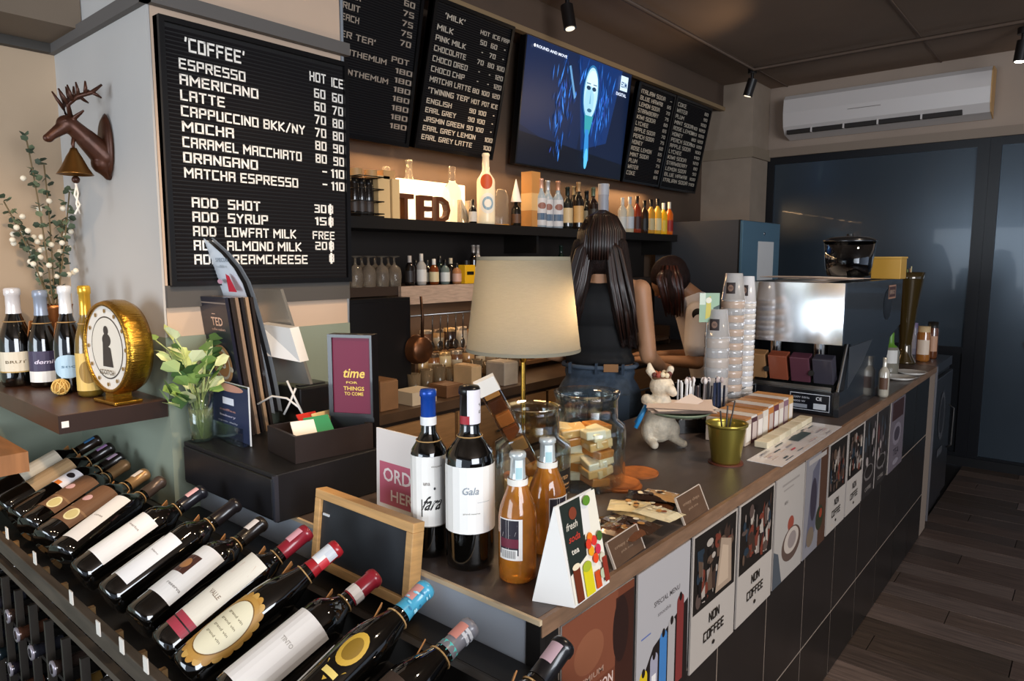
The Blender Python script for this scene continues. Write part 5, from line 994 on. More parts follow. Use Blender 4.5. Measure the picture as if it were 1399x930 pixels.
# bottles stored in the lattice below
st0 = None; capc = ['#2a2630', '#3c2f2a', '#1e2a30', '#4a4246', '#5a3a2c', '#6b5128', '#2c2c34']; lowm = [M(c_, .25, .3, coat=.5) for c_ in capc]; rr = random.Random(21)
LOWL = 'stored wine bottle lying in the lattice below the display, capsule facing out'
variants = []
for v in range(7):
    p_ = prof_bottle('bordeaux', .037, .30); t = thing('stored_bottle', LOWL, 'bottle', (9, 9, 9), 'stored bottles in the lattice')
    part('glass_body', MB().lathe(p_[:12]+p_[-1:], 12), BOT, t)
    q_ = [(rad_at(p_, .235)+.001, .235)]+[(a_+.001, z_) for a_, z_ in p_ if .236 < z_ and a_ > 0]+[(0, .301)]; part('capsule', MB().lathe(q_, 12), lowm[v], t); part('capsule_ring', MB().lathe([(.0175, .297), (.0175, .3015), (.011, .3022)], 14), M('#9c949c', .25, .4), t)  # pale ring is a highlight modelled onto the capsule end
    variants.append(t)
CN = ['violet-black', 'dark brown', 'dark teal', 'grey-violet', 'reddish brown', 'dull gold', 'slate']; ON = ['first', 'second', 'third', 'fourth', 'fifth', 'sixth', 'seventh', 'eighth', 'ninth', 'tenth', 'eleventh', 'twelfth', 'thirteenth', 'fourteenth', 'fifteenth', 'sixteenth', 'seventeenth', 'eighteenth']
used = set()
for row, z in enumerate((.71, .57, .43)):
    for i in range(18):
        y = RY0+.025+i*.112+.056
        if y > 2.38 or (row > 0 and y < .9): continue
        v = rr.randrange(7); T = Tm((RX1-.032, y, z), 0, -PI/2, rr.uniform(-.02, .02)) @ Matrix.Translation((0, 0, .065+rr.uniform(-.012, .018)))
        lb = f"{CN[v]} capped stored bottle, {ON[17-i]} from pillar end, {('top', 'second', 'third')[row]} lattice row"
        if v not in used: variants[v].matrix_world = T; used.add(v); variants[v]['label'] = lb
        else: dup(variants[v], T, lb)
for v in range(7):
    if v not in used: [bpy.data.objects.remove(c_) for c_ in list(variants[v].children)]; bpy.data.objects.remove(variants[v])

# ------------------------------------------------------------------ corner shelf with sparkling wine, clock, deer bell
S2 = 1.215
ws = thing('corner_shelf', 'dark wood corner shelf carrying sparkling wine and a gold clock', 'shelf', (.555, 1.952, S2-.048))
part('board', MB().box(0, 0, 0, .265, .69, .048, b=.001), M('#4a2f22', .35, vary=.2, vscale=4, stretch=(12, 2, 1)), ws); part('front_edge', MB().box(-.0008, -.0012, .001, .263, 0, .047), M('#2c1c16', .4), ws)
q = PX(89, 578, 'y', 1.95); part('white_sticker', MB().box(q.x-.555-.008, -.0028, .016, q.x-.555+.008, -.0013, .032), M('#e8e4e0', .5), ws)
s3 = thing('lower_wood_shelf', 'light brown wooden shelf end below the corner shelf', 'shelf', (.05, 2.18, 1.03)); q = PX(38, 612, 'y', 2.18)
part('board', MB().box(0, 0, 0, q.x-.05, .47, .055), M('#9c6c44', .5, vary=.2, vscale=4, stretch=(12, 2, 1)), s3); part('support', MB().box(.05, .2, -1.03, .09, .24, -.001), BLK, s3)
def L_a(a): a.r(0, 0, 1, 1, '#d8ceb8').t('BRUT', .5, .45, .14, '#6b5c40', .5, 'c').r(.0, .0, 1, .06, '#b09050')
def L_b(a): a.r(0, .35, 1, 1, '#3c3450').r(0, 0, 1, .35, '#e6e2dc').t('demi', .5, .6, .13, '#d8d0e4', .5, 'c', italic=.3)
def L_c(a): a.e(.5, .5, .5, .5, '#a9c6da').t('sec', .5, .45, .14, '#5c7c94', .4, 'c')
def L_d(a): a.r(0, 0, 1, 1, '#d2b264').e(.5, .5, .3, .3, '#8c6c24')
CH = [((27, 529), 40, 393, M('#e0dcdc', .25, .2), L_a, (.15, .36), BOT, 'sparkling wine with white foil and cream label at the shelf edge'), ((64, 530), 36, 396, M('#8c96a8', .3, .2), L_b, (.06, .38), BOT, 'sparkling wine with blue and white capsule and purple label'), ((98, 537), 34, 390, M('#dfe2e6', .25, .2), L_c, (.14, .36), BOT, 'sparkling wine with white foil and light blue fan label'), ((125, 543), 32, 390, M('#d8ac3c', .2, .6), L_d, (.06, .4), M('#6c5620', .12, coat=1), 'sparkling wine with golden foil behind the round clock')]
for (fx, fy), wp, tp, cm, dr_, lz, gl, lb in CH:
    c, r, h = stand(fx, fy, wp, z=S2, top=tp)
    if c.x < .60: c.x = .60
    p_ = [(0, .004), (r*.8, 0), (r*.98, .008), (r, .03), (r, h*.42), (r*.93, h*.52), (r*.70, h*.62), (r*.46, h*.72), (r*.40, h*.80), (r*.40, h*.92), (r*.46, h*.93), (r*.46, h*.985), (r*.38, h), (0, h)]
    t = thing('sparkling_wine', lb, 'bottle', c, 'sparkling wines on the corner shelf'); part('glass_body', MB().lathe(p_, 28), gl, t)
    part('foil', MB().lathe([(rad_at(p_, h*.74)+.001, h*.74)]+[(a_+.0012, z_) for a_, z_ in p_ if z_ > h*.74 and a_ > 0]+[(0, h+.001)], 28), cm, t)
    wrap(t, p_, h*lz[0], h*lz[1], facing(c)-.1, 140, dr_); part('twine', MB().tube([((r*.62)*math.cos(i*PI/8), (r*.62)*math.sin(i*PI/8), h*.66) for i in range(17)], .0016, 5), TWINE, t)
    part('paper_tag', MB(Tm((r*.6*math.cos(facing(c)+1.1), r*.6*math.sin(facing(c)+1.1), h*.58), .2, 0, facing(c)+PI/2+.9)).box(-.01, -.02, -.03, .012, -.018, .03), M('#b0703a', .7), t)
# barrel clock
cc_ = CAMP+(CF*FPX+CR*(152-699.5)+CU*(465-482))*(1.93/FPX); vd = (Vector((cc_.x, cc_.y, 0))).normalized(); lf = Vector((-vd.y, vd.x, 0))
nrm = (-vd*.42+lf*.9).normalized(); q = PX(152, 482, 'z', S2); rc = 63*1.93/FPX
ck = thing('barrel_clock', 'round gold barrel-shaped clock with white face on the corner shelf', 'clock', frame((.728, 2.025, S2+rc+.022), Vector((-nrm.y, nrm.x, 0)), (0, 0, 1)))
GD2 = M('#b88a34', .22, .95, bump=.3, bscale=200, stretch=(1, 1, .05))
part('drum', MB().lathe([(0, -.035), (rc*.93, -.035), (rc*.99, -.02), (rc, 0), (rc*.99, .02), (rc*.95, .034), (rc*.88, .034), (rc*.88, .028)], 48), GD2, ck)
part('dial', MB().cyl(rc*.885, .020, .027, 40), M('#e8e2d8', .4), ck)
a = Art(2*rc, 2*rc, Matrix.Translation((-rc, -rc, .0272)), e0=.0003)
a.e(.5, .5, .33, .33, '#4a4038', 30).e(.5, .5, .315, .315, '#e4ddd0', 30).e(.5, .58, .09, .07, '#3a3230').p([(.42, .55), (.58, .5), (.62, .3), (.4, .3)], '#3a3230').e(.5, .68, .05, .05, '#3a3230')
for k in range(12): an_ = k*PI/6; a.e(.5+.385*math.cos(an_), .5+.385*math.sin(an_), .022, .022, '#8a6a34', 8)
a.t('SCOTCH', .5, .22, .05, '#5a4a38', .3, 'c').make('dial_print', ck)
part('foot', MB().box(-.06, -rc-.0215, -.03, .06, -rc-.012, .045, b=.003).box(-.02, -rc-.012, -.02, .02, -rc*.93, .03), GD2, ck)
q = PX(87, 541, 'z', S2); gb = thing('woven_ball', 'small golden woven ball in front of the sparkling wine', 'ball', (q.x, q.y+.02, S2+.0245))
part('core', MB().ball((0, 0, 0), .021, 8), M('#a8803a', .6), gb); rr = random.Random(5)
for k in range(9):
    R_ = Euler((rr.uniform(0, 3), rr.uniform(0, 3), rr.uniform(0, 3))).to_matrix().to_4x4(); part('strand', MB(R_).tube([(.0225*math.cos(i*PI/8), .0225*math.sin(i*PI/8), 0) for i in range(17)], .0018, 4), M('#d8b468', .5), gb)
# copper bucket with eucalyptus
bk = thing('copper_bucket', 'copper bucket of dried eucalyptus and white flowers behind the bottles', 'bucket', (.728, 2.52, S2+.0006)); zt = .245
part('bucket', MB().lathe([(0, .003), (.035, 0), (.038, .006), (.05, zt-.01), (.053, zt), (.047, zt), (.036, .01)], 28), M('#a8683a', .3, .8), bk)
rr = random.Random(14); LV = [M('#4e5c48', .6), M('#6c7a5e', .6), M('#3c4838', .6)]; FLW = M('#e6dcc6', .7)
def leafmesh(s_): return MB().add([(0, 0, 0), (s_*.45, s_*.35, .1*s_), (s_*.5, s_*.8, .05*s_), (0, s_*1.1, 0), (-s_*.5, s_*.8, .05*s_), (-s_*.45, s_*.35, .1*s_)], [(0, 1, 2, 3), (0, 3, 4, 5)])
lmesh = [mesh_of('leaf', leafmesh(.021), m_) for m_ in LV]; fmesh = mesh_of('blossom', MB().ball((0, 0, 0), .009, 4), FLW)
ends = [((35, 185), .75), ((95, 262), .60), ((5, 275), .85), ((60, 225), .8), ((22, 300), .8), ((88, 300), .68)]
nleaf = 0
for bi, ((ex_, ey_), _) in enumerate(ends):
    E_ = Vector(PX(ex_, ey_, 'y', 2.50+.02*bi)); E_.x = min(E_.x, .795); S_ = Vector((.728, 2.52, S2+zt-.05)); mid = (S_+E_)/2+Vector((.01, 0, .03))
    pts = [((1-u)**2)*S_+2*u*(1-u)*mid+u*u*E_-Vector(bk.location) for u in [i/10 for i in range(11)]]
    sm_ = part('stem', MB().tube(pts, .0022, 5), M('#6b5a3c', .7), bk)
    for i in range(2, 11):
        for s_ in range(4 if i > 4 else 2):
            me_ = lmesh[rr.randrange(3)]; o = part('leaf', me_, None, sm_); o.matrix_local = Tm(pts[i]+Vector((rr.uniform(-.008, .008), rr.uniform(-.008, .008), rr.uniform(-.012, .012))), rr.uniform(-1, 1), rr.uniform(-1, 1), rr.uniform(0, 6.28)); nleaf += 1
    for i in range(9 if bi in (2, 4, 5) else 3):
        u = rr.randrange(4, 9); o = part('blossom', fmesh, None, sm_); o.matrix_local = Matrix.Translation(pts[u]+Vector((rr.uniform(-.03, .03), rr.uniform(-.03, .03), rr.uniform(-.03, .03))))
# deer head bell
dh = thing('deer_head_bell', 'dark brown cast deer head bracket with hanging bell on the pillar side', 'bell', (.823, 2.258, 1.93)); DB = M('#4a2a1c', .4, .4, vary=.35, vscale=25)
part('wall_plate', MB(Tm((0, 0, 0), 0, -PI/2)).lathe([(0, 0), (.040, 0), (.045, .006), (.036, .016), (0, .018)], 28, Matrix.Diagonal((2.1, 1, 1, 1))), DB, dh)
HD = [('c', (-.01, 0, -.03), .038, (-.06, 0, .018), .028), ('c', (-.06, 0, .018), .027, (-.098, 0, .052), .022), ('s', (-.102, 0, .05), (.030, .022, .026)), ('c', (-.11, 0, .044), .019, (-.148, 0, .012), .012), ('s', (-.153, 0, .006), (.014, .012, .012)), ('c', (-.088, .018, .07), .007, (-.076, .045, .085), .004), ('c', (-.088, -.018, .07), .007, (-.076, -.045, .085), .004), ('s', (-.113, .019, .058), (.006, .004, .005)), ('s', (-.113, -.019, .058), (.006, .004, .005)), ('c', (-.02, 0, -.05), .03, (-.005, 0, -.085), .012)]
blob('head', HD, .0035, DB, dh, 2)
for s_ in (-1, 1):
    an_ = MB(); an_.tube([(-.098, s_*.012, .07), (-.105, s_*.022, .10), (-.085, s_*.035, .125), (-.05, s_*.045, .140), (-.025, s_*.05, .165)], [.007, .006, .0065, .006, .003])
    for (a0_, b0_) in (((-.104, s_*.022, .10), (-.128, s_*.026, .14)), ((-.096, s_*.03, .112), (-.108, s_*.034, .152)), ((-.082, s_*.036, .126), (-.088, s_*.04, .162)), ((-.05, s_*.045, .14), (-.028, s_*.05, .128)), ((-.066, s_*.042, .135), (-.066, s_*.046, .168))): an_.tube([a0_, ((a0_[0]+b0_[0])/2, b0_[1], (a0_[2]+b0_[2])/2), b0_], [.0055, .0045, .0022])
    part('antler', an_, DB, dh)
part('bell', MB(Tm((-.092, 0, -.088))).lathe([(0, .074), (.008, .074), (.012, .064), (.020, .05), (.034, .02), (.044, .004), (.047, 0), (.044, 0), (.03, .02), (.01, .055)], 28), M('#7a5428', .35, .85), dh, 'bronze bell')
part('bell_hook', MB().tube([(-.092, 0, -.016), (-.092, .004, -.002), (-.09, 0, .015)], .005), DB, dh); part('clapper', MB().ball((-.092, 0, -.102), .011, 6), DB, dh)
part('rope', MB().tube([(-.094, 0, -.108), (-.088, .003, -.14), (-.096, -.003, -.17), (-.088, 0, -.198)], .003, 5).tube([(-.090, 0, -.108), (-.097, .003, -.145), (-.087, -.003, -.172), (-.101, 0, -.2)], .003, 5), M('#e8e2d6', .8), dh, 'white pull rope')

# ------------------------------------------------------------------ on and around the cash drawer
BZ = CZ+.119
A = PX(404, 634, 'z', BZ); B = PX(510, 612, 'z', BZ); C = PX(348, 619, 'z', BZ)
ux = (B-A).normalized(); uy = Vector((-ux.y, ux.x, 0)); tl = (B-A).length; td = max(.15, (C-A).dot(uy))
tr_ = thing('letter_tray', 'dark wooden open tray holding coloured cards on the cash drawer', 'tray', frame(A, ux, uy)); DW = M('#241a17', .4, vary=.2)
hT = .068
part('tray_side', MB().box(0, 0, 0, tl, .008, hT), DW, tr_); part('tray_side', MB().box(0, td-.008, 0, tl, td, hT), DW, tr_); part('tray_side', MB().box(0, .008, 0, .008, td-.008, hT), DW, tr_); part('tray_side', MB().box(tl-.008, .008, 0, tl, td-.008, hT), DW, tr_); part('tray_floor', MB().box(.008, .008, 0.0005, tl-.008, td-.008, .006), DW, tr_)
for k, (x, c_, lb, w_) in enumerate(((.02, '#ece2d4', 'white card standing in the dark tray', .06), (.075, '#2c8a58', 'green card standing in the dark tray', .07), (.09, '#c8281c', 'red card standing behind the green one in the tray', .06), (.135, '#e8c88c', 'cream-yellow card at the maroon sign end of the tray', .07))):
    yy = .02+.018*k if k != 2 else .09
    T = tr_.matrix_world @ Tm((x, yy, .0075), -.75, 0, .15*(k-1)); t = thing('gift_card', lb, 'card', T, 'coloured cards in the tray'); part('card', MB().box(0, 0, 0, w_, .0015, .105), M(c_, .6), t); part('fold', MB().box(0, .0016, .06, w_, .0035, .104), M(c_, .5), t)
o_ = PX(459, 562, 'y', 1.60); u_ = Vector((.14, -.06, 0)); 
zb_ = BZ+.0005
pS = CAMP+(CF*FPX+CR*(457-699.5)+CU*(465-563))*(1.86/FPX)
ms = thing('maroon_sign', 'maroon sign with gold lettering in a thick black frame beside the tray', 'sign', frame((pS.x, pS.y, zb_+.0), CR*.97+FWD*-.22, (0, 0, 1))); sw, sH = .108, pS.z-zb_
fullh = (CAMP+(CF*FPX+CR*(455-699.5)+CU*(465-455))*(1.86/FPX)).z-zb_
part('case', MB().box(-.012, 0.0, -.035, sw+.006, fullh, -.0005), M('#0e0c0e', .35), ms)
part('sign_frame', MB().box(-.012, sH*.9, 0, 0, fullh, .006).box(sw, sH*.9, 0, sw+.006, fullh, .006).box(0, fullh-.008, 0, sw, fullh, .006).box(0, sH*.9, 0, sw, sH*.9+.01, .006), M('#1a1518', .3, coat=.4), ms)
part('poster_sheet', MB().box(0, sH*.9+.01, 0, sw, fullh-.008, .002), M('#6b0d33', .5), ms)
Art(sw, fullh, e0=.0024).t('time', .25, .62, .085, '#e8c454', .58, italic=.25).t('FOR', .5, .565, .02, '#e8c454', .3, 'c').t('THINGS', .55, .505, .035, '#e8c454', .55, 'c').t('TO COME', .55, .46, .03, '#e8c454', .5, 'c').make('lettering', ms)
# brochures: a leaning stack of dark flyers with white curved ones behind
bF = PX(303, 586, 'z', BZ); bF.z = BZ; tF = PX(271, 405, 'y', bF.y); upF = tF-bF
fl = thing('brochure_stack', 'stack of dark navy brochures leaning upright with round orange seal', 'brochures', frame(bF+Vector((0, 0, .001)), (0, -1, 0), upF)); fw_, fh_ = .15, upF.length
ms_ = fl.matrix_world.copy()
for k in range(6):
    part('brochure', MB().box(.001*k, 0, -.014*k-.009, fw_+.001*k, fh_-.002*k, -.014*k), M(['#1b1b2a', '#2a2220', '#8c7460', '#1e1a1c', '#a08468', '#241c1a'][k], .35, coat=.3), fl)
a = Art(fw_, fh_, e0=.0004); a.r(0, .955, 1, .965, '#8a7a70').t('TED', .36, .80, .06, '#e8b89c', .42).r(.42, .88, .55, .885, '#e8b89c').t('coffee makers', .34, .765, .018, '#c89c88', .5)
a.e(.52, .52, .36, .14, '#d8a070', 24).e(.52, .52, .28, .115, '#e8d8c8', 24).e(.52, .52, .24, .095, '#c88c5c', 20).t('15', .52, .49, .08, '#f4ece4', .24, 'c').e(.84, .49, .07, .02, '#e8d8c8').t('est', .5, .2, .03, '#8c7c74', .3, 'c').make('brochure_print', fl)['kind'] = 'stuff'
fh2 = thing('white_flyers', 'curved white flyers with a red figure sticking up behind the dark brochures', 'flyers', ms_ @ Matrix.Translation((.0, 0, -.095)))
for k in range(3):
    mb = MB(); n = 12; P_ = []; F_ = []
    for i in range(n+1):
        v = i/n; y_ = fh_*.1+v*fh_*1.30; wv = fw_*.95*(1-.0*v) if v < .72 else fw_*.95*(1-.85*((v-.72)/.28)**2)
        bend_ = .06*v*v-.012*k; P_ += [(0, y_, bend_), (wv, y_, bend_)]
    for i in range(n): F_.append((2*i, 2*i+1, 2*i+3, 2*i+2))
    F2 = [tuple(v+len(P_) for v in f[::-1]) for f in F_]; mb.add(P_+[(x, y, z-.0012) for x, y, z in P_], F_+F2)
    part('flyer', mb, M(['#dfe4ea', '#2c2a2c', '#c8ccd0'][k], .35), fh2)
a = Art(fw_, fh_*1.4, Matrix.Translation((0, 0, .05)), e0=.0004); a.t('SPECIAL', .3, .88, .02, '#8c98a4', .5).t('coffee', .3, .85, .015, '#a8b0b8', .3).p([(.62, .73), (.92, .73), (.72, .81), (.6, .82)], '#c8283c').e(.35, .78, .1, .012, '#d8a0b0').make('flyer_print', fh2)
# acrylic holder
A = PX(290, 590, 'z', BZ); B = PX(344, 610, 'z', BZ); wH = (B-A).length; hH = PX(288, 516, 'y', A.y).z-BZ
ah = thing('acrylic_holder', 'clear acrylic card holder with a dark info card on the cash drawer', 'card holder', frame(Vector(A)+Vector((-.004, 0, .001)), B-A, (0, 0, 1))); AC = GLASS
part('front_wall', MB().box(0, 0, .018, wH, hH*.32, .0205), AC, ah); part('back_wall', MB().box(0, 0, -.003, wH, hH, -.0005), AC, ah); part('tray_base', MB().box(0, 0, 0, wH, .003, .0175), AC, ah)
part('info_card', MB().box(.003, .004, 0, wH-.003, hH*.97, .0015), M('#2c3350', .4), ah); part('edge_glint', MB().box(-.001, 0, -.004, .001, hH, .0).box(wH-.001, 0, -.004, wH+.001, hH, 0).box(0, hH, -.004, wH, hH+.0015, 0), M('#cfd4d8', .1, coat=1), ah)
Art(wH, hH, e0=.0018).e(.5, .92, .4, .07, '#c8907c').r(.38, .62, .66, .74, '#e8e8f0').t('coffee', .5, .50, .04, '#b08078', .4, 'c').t('bakery', .5, .40, .04, '#b8b0c0', .4, 'c').t('open daily', .5, .3, .03, '#a8a8b8', .5, 'c').make('card_print', ah)
# plant in a glass
q = PX(270, 592, 'z', BZ); gp2 = thing('glass_of_ivy', 'clear glass of pale green variegated ivy beside the acrylic holder', 'plant', (q.x-.005, q.y-.03 if q.y > 1.93 else q.y, BZ+.0006)); gp2.location = (.872, 1.868, BZ+.0006)
part('glass', MB().lathe([(0, .004), (.026, 0), (.03, .006), (.036, .14), (.034, .14), (.028, .008), (0, .008)], 28), GLASS, gp2); part('water', MB().lathe([(0, .0085), (.0275, .0085), (.032, .09), (0, .09)], 24), M('#cfd8a8', .05, trans=.8, ior=1.33), gp2)
rr = random.Random(17); lm2 = [mesh_of('leaf', leafmesh(s_), M(c_, .45)) for s_, c_ in ((.048, '#c8d88c'), (.044, '#e8ecb8'), (.044, '#4c6c3c'), (.042, '#8cac5c'))]
for k in range(20):
    a_ = k*2.4; d_ = rr.uniform(.02, .10); zz = rr.uniform(.12, .29); dxy = Vector((math.cos(a_)*d_, math.sin(a_)*d_, 0))
    dxy.y = max(-.03, min(.055, dxy.y)); dxy.x = min(.03, dxy.x-.02)
    pts = [(0, 0, .012+.004*k), (dxy.x*.25, dxy.y*.25, .12), (dxy.x*.7, dxy.y*.7, zz*.9), (dxy.x, dxy.y, zz)]; s_ = part('stem', MB().tube(pts, .0018, 5), M('#b8c480', .5), gp2)
    for j in range(3): o = part('leaf', lm2[rr.randrange(4)], None, s_); o.matrix_local = Tm(Vector(pts[3-min(j, 1)])*(1-.06*j), rr.uniform(.2, 1.3), rr.uniform(-.6, .6), a_+rr.uniform(-2.4, -.7))
# tablet on stand
def at(px, py, d): return CAMP+(CF*FPX+CR*(px-699.5)+CU*(465-py))*(d/FPX)
P0, P1, P2, P3 = at(326, 395, 2.12), at(383, 395, 2.02), at(424, 525, 2.02), at(362, 520, 2.12)
SV = M('#b8b4ac', .25, .7); tbz = thing('pos_tablet', 'silver tablet till seen from behind on a white stand', 'tablet', (0, 0, 0)); o_ = Vector((1.02, 1.78, BZ)); tbz.location = o_
nn = (P1-P0).cross(P3-P0).normalized()*.010; pp_ = [p_-o_ for p_ in (P0, P1, P2, P3)]
bmv = pp_+[p_+nn for p_ in pp_]; part('tablet_body', MB().add(bmv, [(0, 1, 2, 3), (7, 6, 5, 4), (0, 4, 5, 1), (1, 5, 6, 2), (2, 6, 7, 3), (3, 7, 4, 0)]), SV, tbz, 'brushed silver tablet back')
H0, H1, H2, H3 = [at(x_, y_, d_)-o_ for x_, y_, d_ in ((366, 440, 2.06), (408, 446, 1.97), (422, 492, 1.97), (350, 478, 2.06))]; nn2 = nn*3.2
sgn = 1 if nn.dot(CF) < 0 else -1
part('hinge_block', MB().add([h_+nn2*sgn for h_ in (H0, H1, H2, H3)]+[h_ for h_ in (H0, H1, H2, H3)], [(0, 1, 2, 3), (7, 6, 5, 4), (0, 4, 5, 1), (1, 5, 6, 2), (2, 6, 7, 3), (3, 7, 4, 0)]), M('#e4e0da', .25, coat=.5), tbz, 'glossy white hinge block')
f_ = at(345, 560, 2.04)-o_; f_.z = 0; part('stand_leg', MB().rod((H3+H0)/2+Vector((.0, 0, 0)), Vector((f_.x, f_.y, .012)), .010), M('#c8683c', .35, .5), tbz); part('stand_foot', MB().cyl(.045, .0005, .012, 24, Matrix.Translation((f_.x, f_.y, 0))), M('#d8d4cc', .3), tbz)
pts = [at(408, 560, 1.97), at(398, 530, 1.97), at(388, 520, 1.97)]
for k, px_ in enumerate(([(352, 552), (372, 541), (392, 544), (408, 556), (416, 570)], [(392, 520), (402, 542), (412, 562)], [(404, 530), (396, 550), (388, 566)])): part('cable', MB().tube([at(x_, y_, 1.93)-o_ for x_, y_ in px_], .0032, 6), M('#e0dcd6', .4), tbz)
q = at(418, 575, 2.1); kb = thing('receipt_printer', 'black receipt printer behind the coloured cards', 'printer', (q.x-.02, q.y-.05, BZ+.0006) if q.y < 1.85 else (1.13, 1.75, BZ+.0006)); kb.location = (1.12, 1.77, BZ+.0006)
part('body', MB().box(0, 0, 0, .13, .12, .12, b=.006), M('#141214', .3, coat=.3), kb); part('paper_slot', MB().box(.02, .03, .1205, .11, .05, .123), M('#2c2a2c', .4), kb)

# ------------------------------------------------------------------ rabbit figurine
q = PX(905, 612, 'z', CZ); rs = dep(q)/FPX*1.0   # metres per photo pixel there
fr_ = FWD.copy(); RW_ = M('#cfc2ac', .6, vary=.2, vscale=45, bump=.3, bscale=150)
rb_ = thing('rabbit_figurine', 'cream rabbit figurine sitting up and holding out a round tray', 'figurine', Matrix(((CR.x, FWD.x, 0, q.x+FWD.x*.035), (CR.y, FWD.y, 0, q.y+FWD.y*.035), (0, 0, 1, CZ+.0015), (0, 0, 0, 1))))
u = rs
def rp(px, py, f=0): return (float((px-905)*u), f, float((612-py)*u))
blob('rabbit_body', [('s', rp(903, 582), (23*u, 21*u, 26*u)), ('s', rp(904, 562), (19*u, 17*u, 20*u)), ('s', rp(887, 590, -.012), (10*u, 12*u, 15*u)), ('s', rp(921, 590, -.008), (10*u, 12*u, 14*u)), ('c', rp(886, 600, -.01), 6*u, rp(893, 607, -.045), 6*u), ('c', rp(920, 600, -.01), 6*u, rp(934, 607, -.03), 5.5*u),
  ('c', rp(905, 552), 14*u, rp(903, 535), 10*u), ('s', rp(905, 529, -.003), (17*u, 17*u, 15*u)), ('c', rp(908, 528, -.02), 9*u, rp(914, 532, -.040), 7*u), ('s', rp(917, 536, -.04), (6*u, 5*u, 5*u)),
  ('c', rp(897, 520), 4.5*u, rp(889, 508, .004), 6*u), ('c', rp(889, 508, .004), 6*u, rp(888, 500, .006), 3*u), ('c', rp(912, 519), 4*u, rp(917, 506, .003), 5*u), ('c', rp(885, 548, .0), 8*u, rp(890, 556, -.03), 6*u), ('c', rp(888, 553, -.02), 6*u, rp(905, 560, -.06), 5*u), ('c', rp(924, 556, -.01), 6*u, rp(920, 561, -.055), 5*u)], .0035, RW_, rb_, 3)
for px, f in ((901, -.031), (917, -.033)): part('eye', MB().ball(rp(px, 526, f), .0036, 5), M('#1a1210', .1, coat=1), rb_)
cr_ = part('flower_crown', MB().tube([(rp(904, 518)[0]+.028*math.cos(k*PI/8), .024*math.sin(k*PI/8), rp(0, 517)[2]) for k in range(17)], .006, 5), M('#6c4a30', .7), rb_); rr = random.Random(2)
for k in range(12): part('flower', MB().ball((rp(904, 518)[0]+.028*math.cos(k*PI/6), .024*math.sin(k*PI/6), rp(0, 514)[2]+rr.uniform(-.002, .006)), .0095, 4), M(rr.choice(['#8c3a2c', '#a85a3c', '#d8c8a8', '#5c2c24']), .6), cr_)
TC = rp(925, 561, -.055); part('tray', MB(Matrix.Translation(TC)).lathe([(0, .001), (.085, .001), (.10, .009), (.104, .011), (.102, .006), (.086, -.003), (0, -.003)], 36), M('#7d8a72', .5), rb_, 'grey-green round tray')
tray_z = q.z+.0015+TC[2]+.0125
nk = thing('napkin_stack', 'loose stack of pinkish white paper napkins on the rabbit tray', 'napkins', rb_.matrix_world @ Matrix.Translation((TC[0], TC[1], TC[2]+.0125))); rr = random.Random(9)
for k in range(5):
    mb = MB(Tm((0, 0, .003*k), 0, 0, rr.uniform(-.25, .25))); P_ = []; n = 5
    for s_ in (1, 0):
        for i in range(n+1):
            for j in range(n+1): P_.append(((i/n-.5)*.205, (j/n-.5)*.15, .0014*s_+(.020*max(0, i/n-.5)*max(0, j/n-.3) if k > 2 else 0)))
    F_ = []
    for s_ in range(2):
        for i in range(n):
            for j in range(n): a_ = s_*36+i*6+j; f = (a_, a_+6, a_+7, a_+1); F_.append(f if s_ == 0 else f[::-1])
    mb.add(P_, F_); part('napkin', mb, M(['#d8c4b8', '#e4d6cc'][k % 2], .7), nk)
part('napkin_fold', MB(Tm((.03, .02, .016), .25, -.35, .4)).box(-.05, -.03, 0, .04, .03, .0015), M('#e0d0c6', .7), nk)
h0 = rb_.matrix_world @ Vector(rp(886, 548, -.02)); h1 = rb_.matrix_world @ Vector(rp(868, 585, -.03))
solo('blue_tongs', MB().tube([h0, (h0+h1)/2, h1], [.006, .008, .007], 8).tube([h0+Vector((.012, .01, 0)), (h0+h1)/2+Vector((.014, .01, 0)), h1+Vector((.02, .012, .012))], [.005, .006, .005], 8), M('#2c8fd0', .3, coat=.5), 'bright blue plastic tongs hooked on the edge of the rabbit tray', 'tongs')

# ------------------------------------------------------------------ the two women behind the counter
SKIN = M('#a97b5a', .5, vary=.05, vscale=10); HAIR = M('#1a0d09', .6, vary=.6, vscale=30, stretch=(6, 6, .6), bump=.6, bscale=60, spec=.25); HAIR2 = M('#1f0e0b', .6, vary=.6, vscale=30, stretch=(6, 6, .6), bump=.6, bscale=60, spec=.25)
BLKC = M('#09090b', .8); DEN = M('#3c4a5a', .8, vary=.25, vscale=40, bump=.3, bscale=300)
def hand(S, wrist, d, side, pn, curl=.4):
    """five-fingered hand as capsules: wrist point, pointing direction d, side axis, palm normal pn"""
    w_ = Vector(wrist); d = Vector(d).normalized(); s = Vector(side).normalized(); n = Vector(pn).normalized()
    S += [('c', w_, .021, w_+d*.03, .022), ('c', w_+d*.03+s*.014, .019, w_+d*.075+s*.020, .014), ('c', w_+d*.03-s*.014, .019, w_+d*.075-s*.020, .014), ('c', w_+d*.03, .018, w_+d*.078, .015)]
    for k, (o, l) in enumerate(((-.028, .068), (-.010, .078), (.009, .073), (.026, .058))):
        b = w_+d*.08+s*o; m = b+(d+n*curl*.5).normalized()*l*.5; e = m+(d+n*curl*1.6).normalized()*l*.5
        S += [('c', b, .0095, m, .0088), ('c', m, .0088, e, .0072)]
    b = w_+d*.02-s*.024; m = b+(d*.6-s*.8).normalized()*.035; e = m+(d*.95-s*.2+n*.4).normalized()*.03
    S += [('c', b, .013, m, .011), ('c', m, .011, e, .0085)]
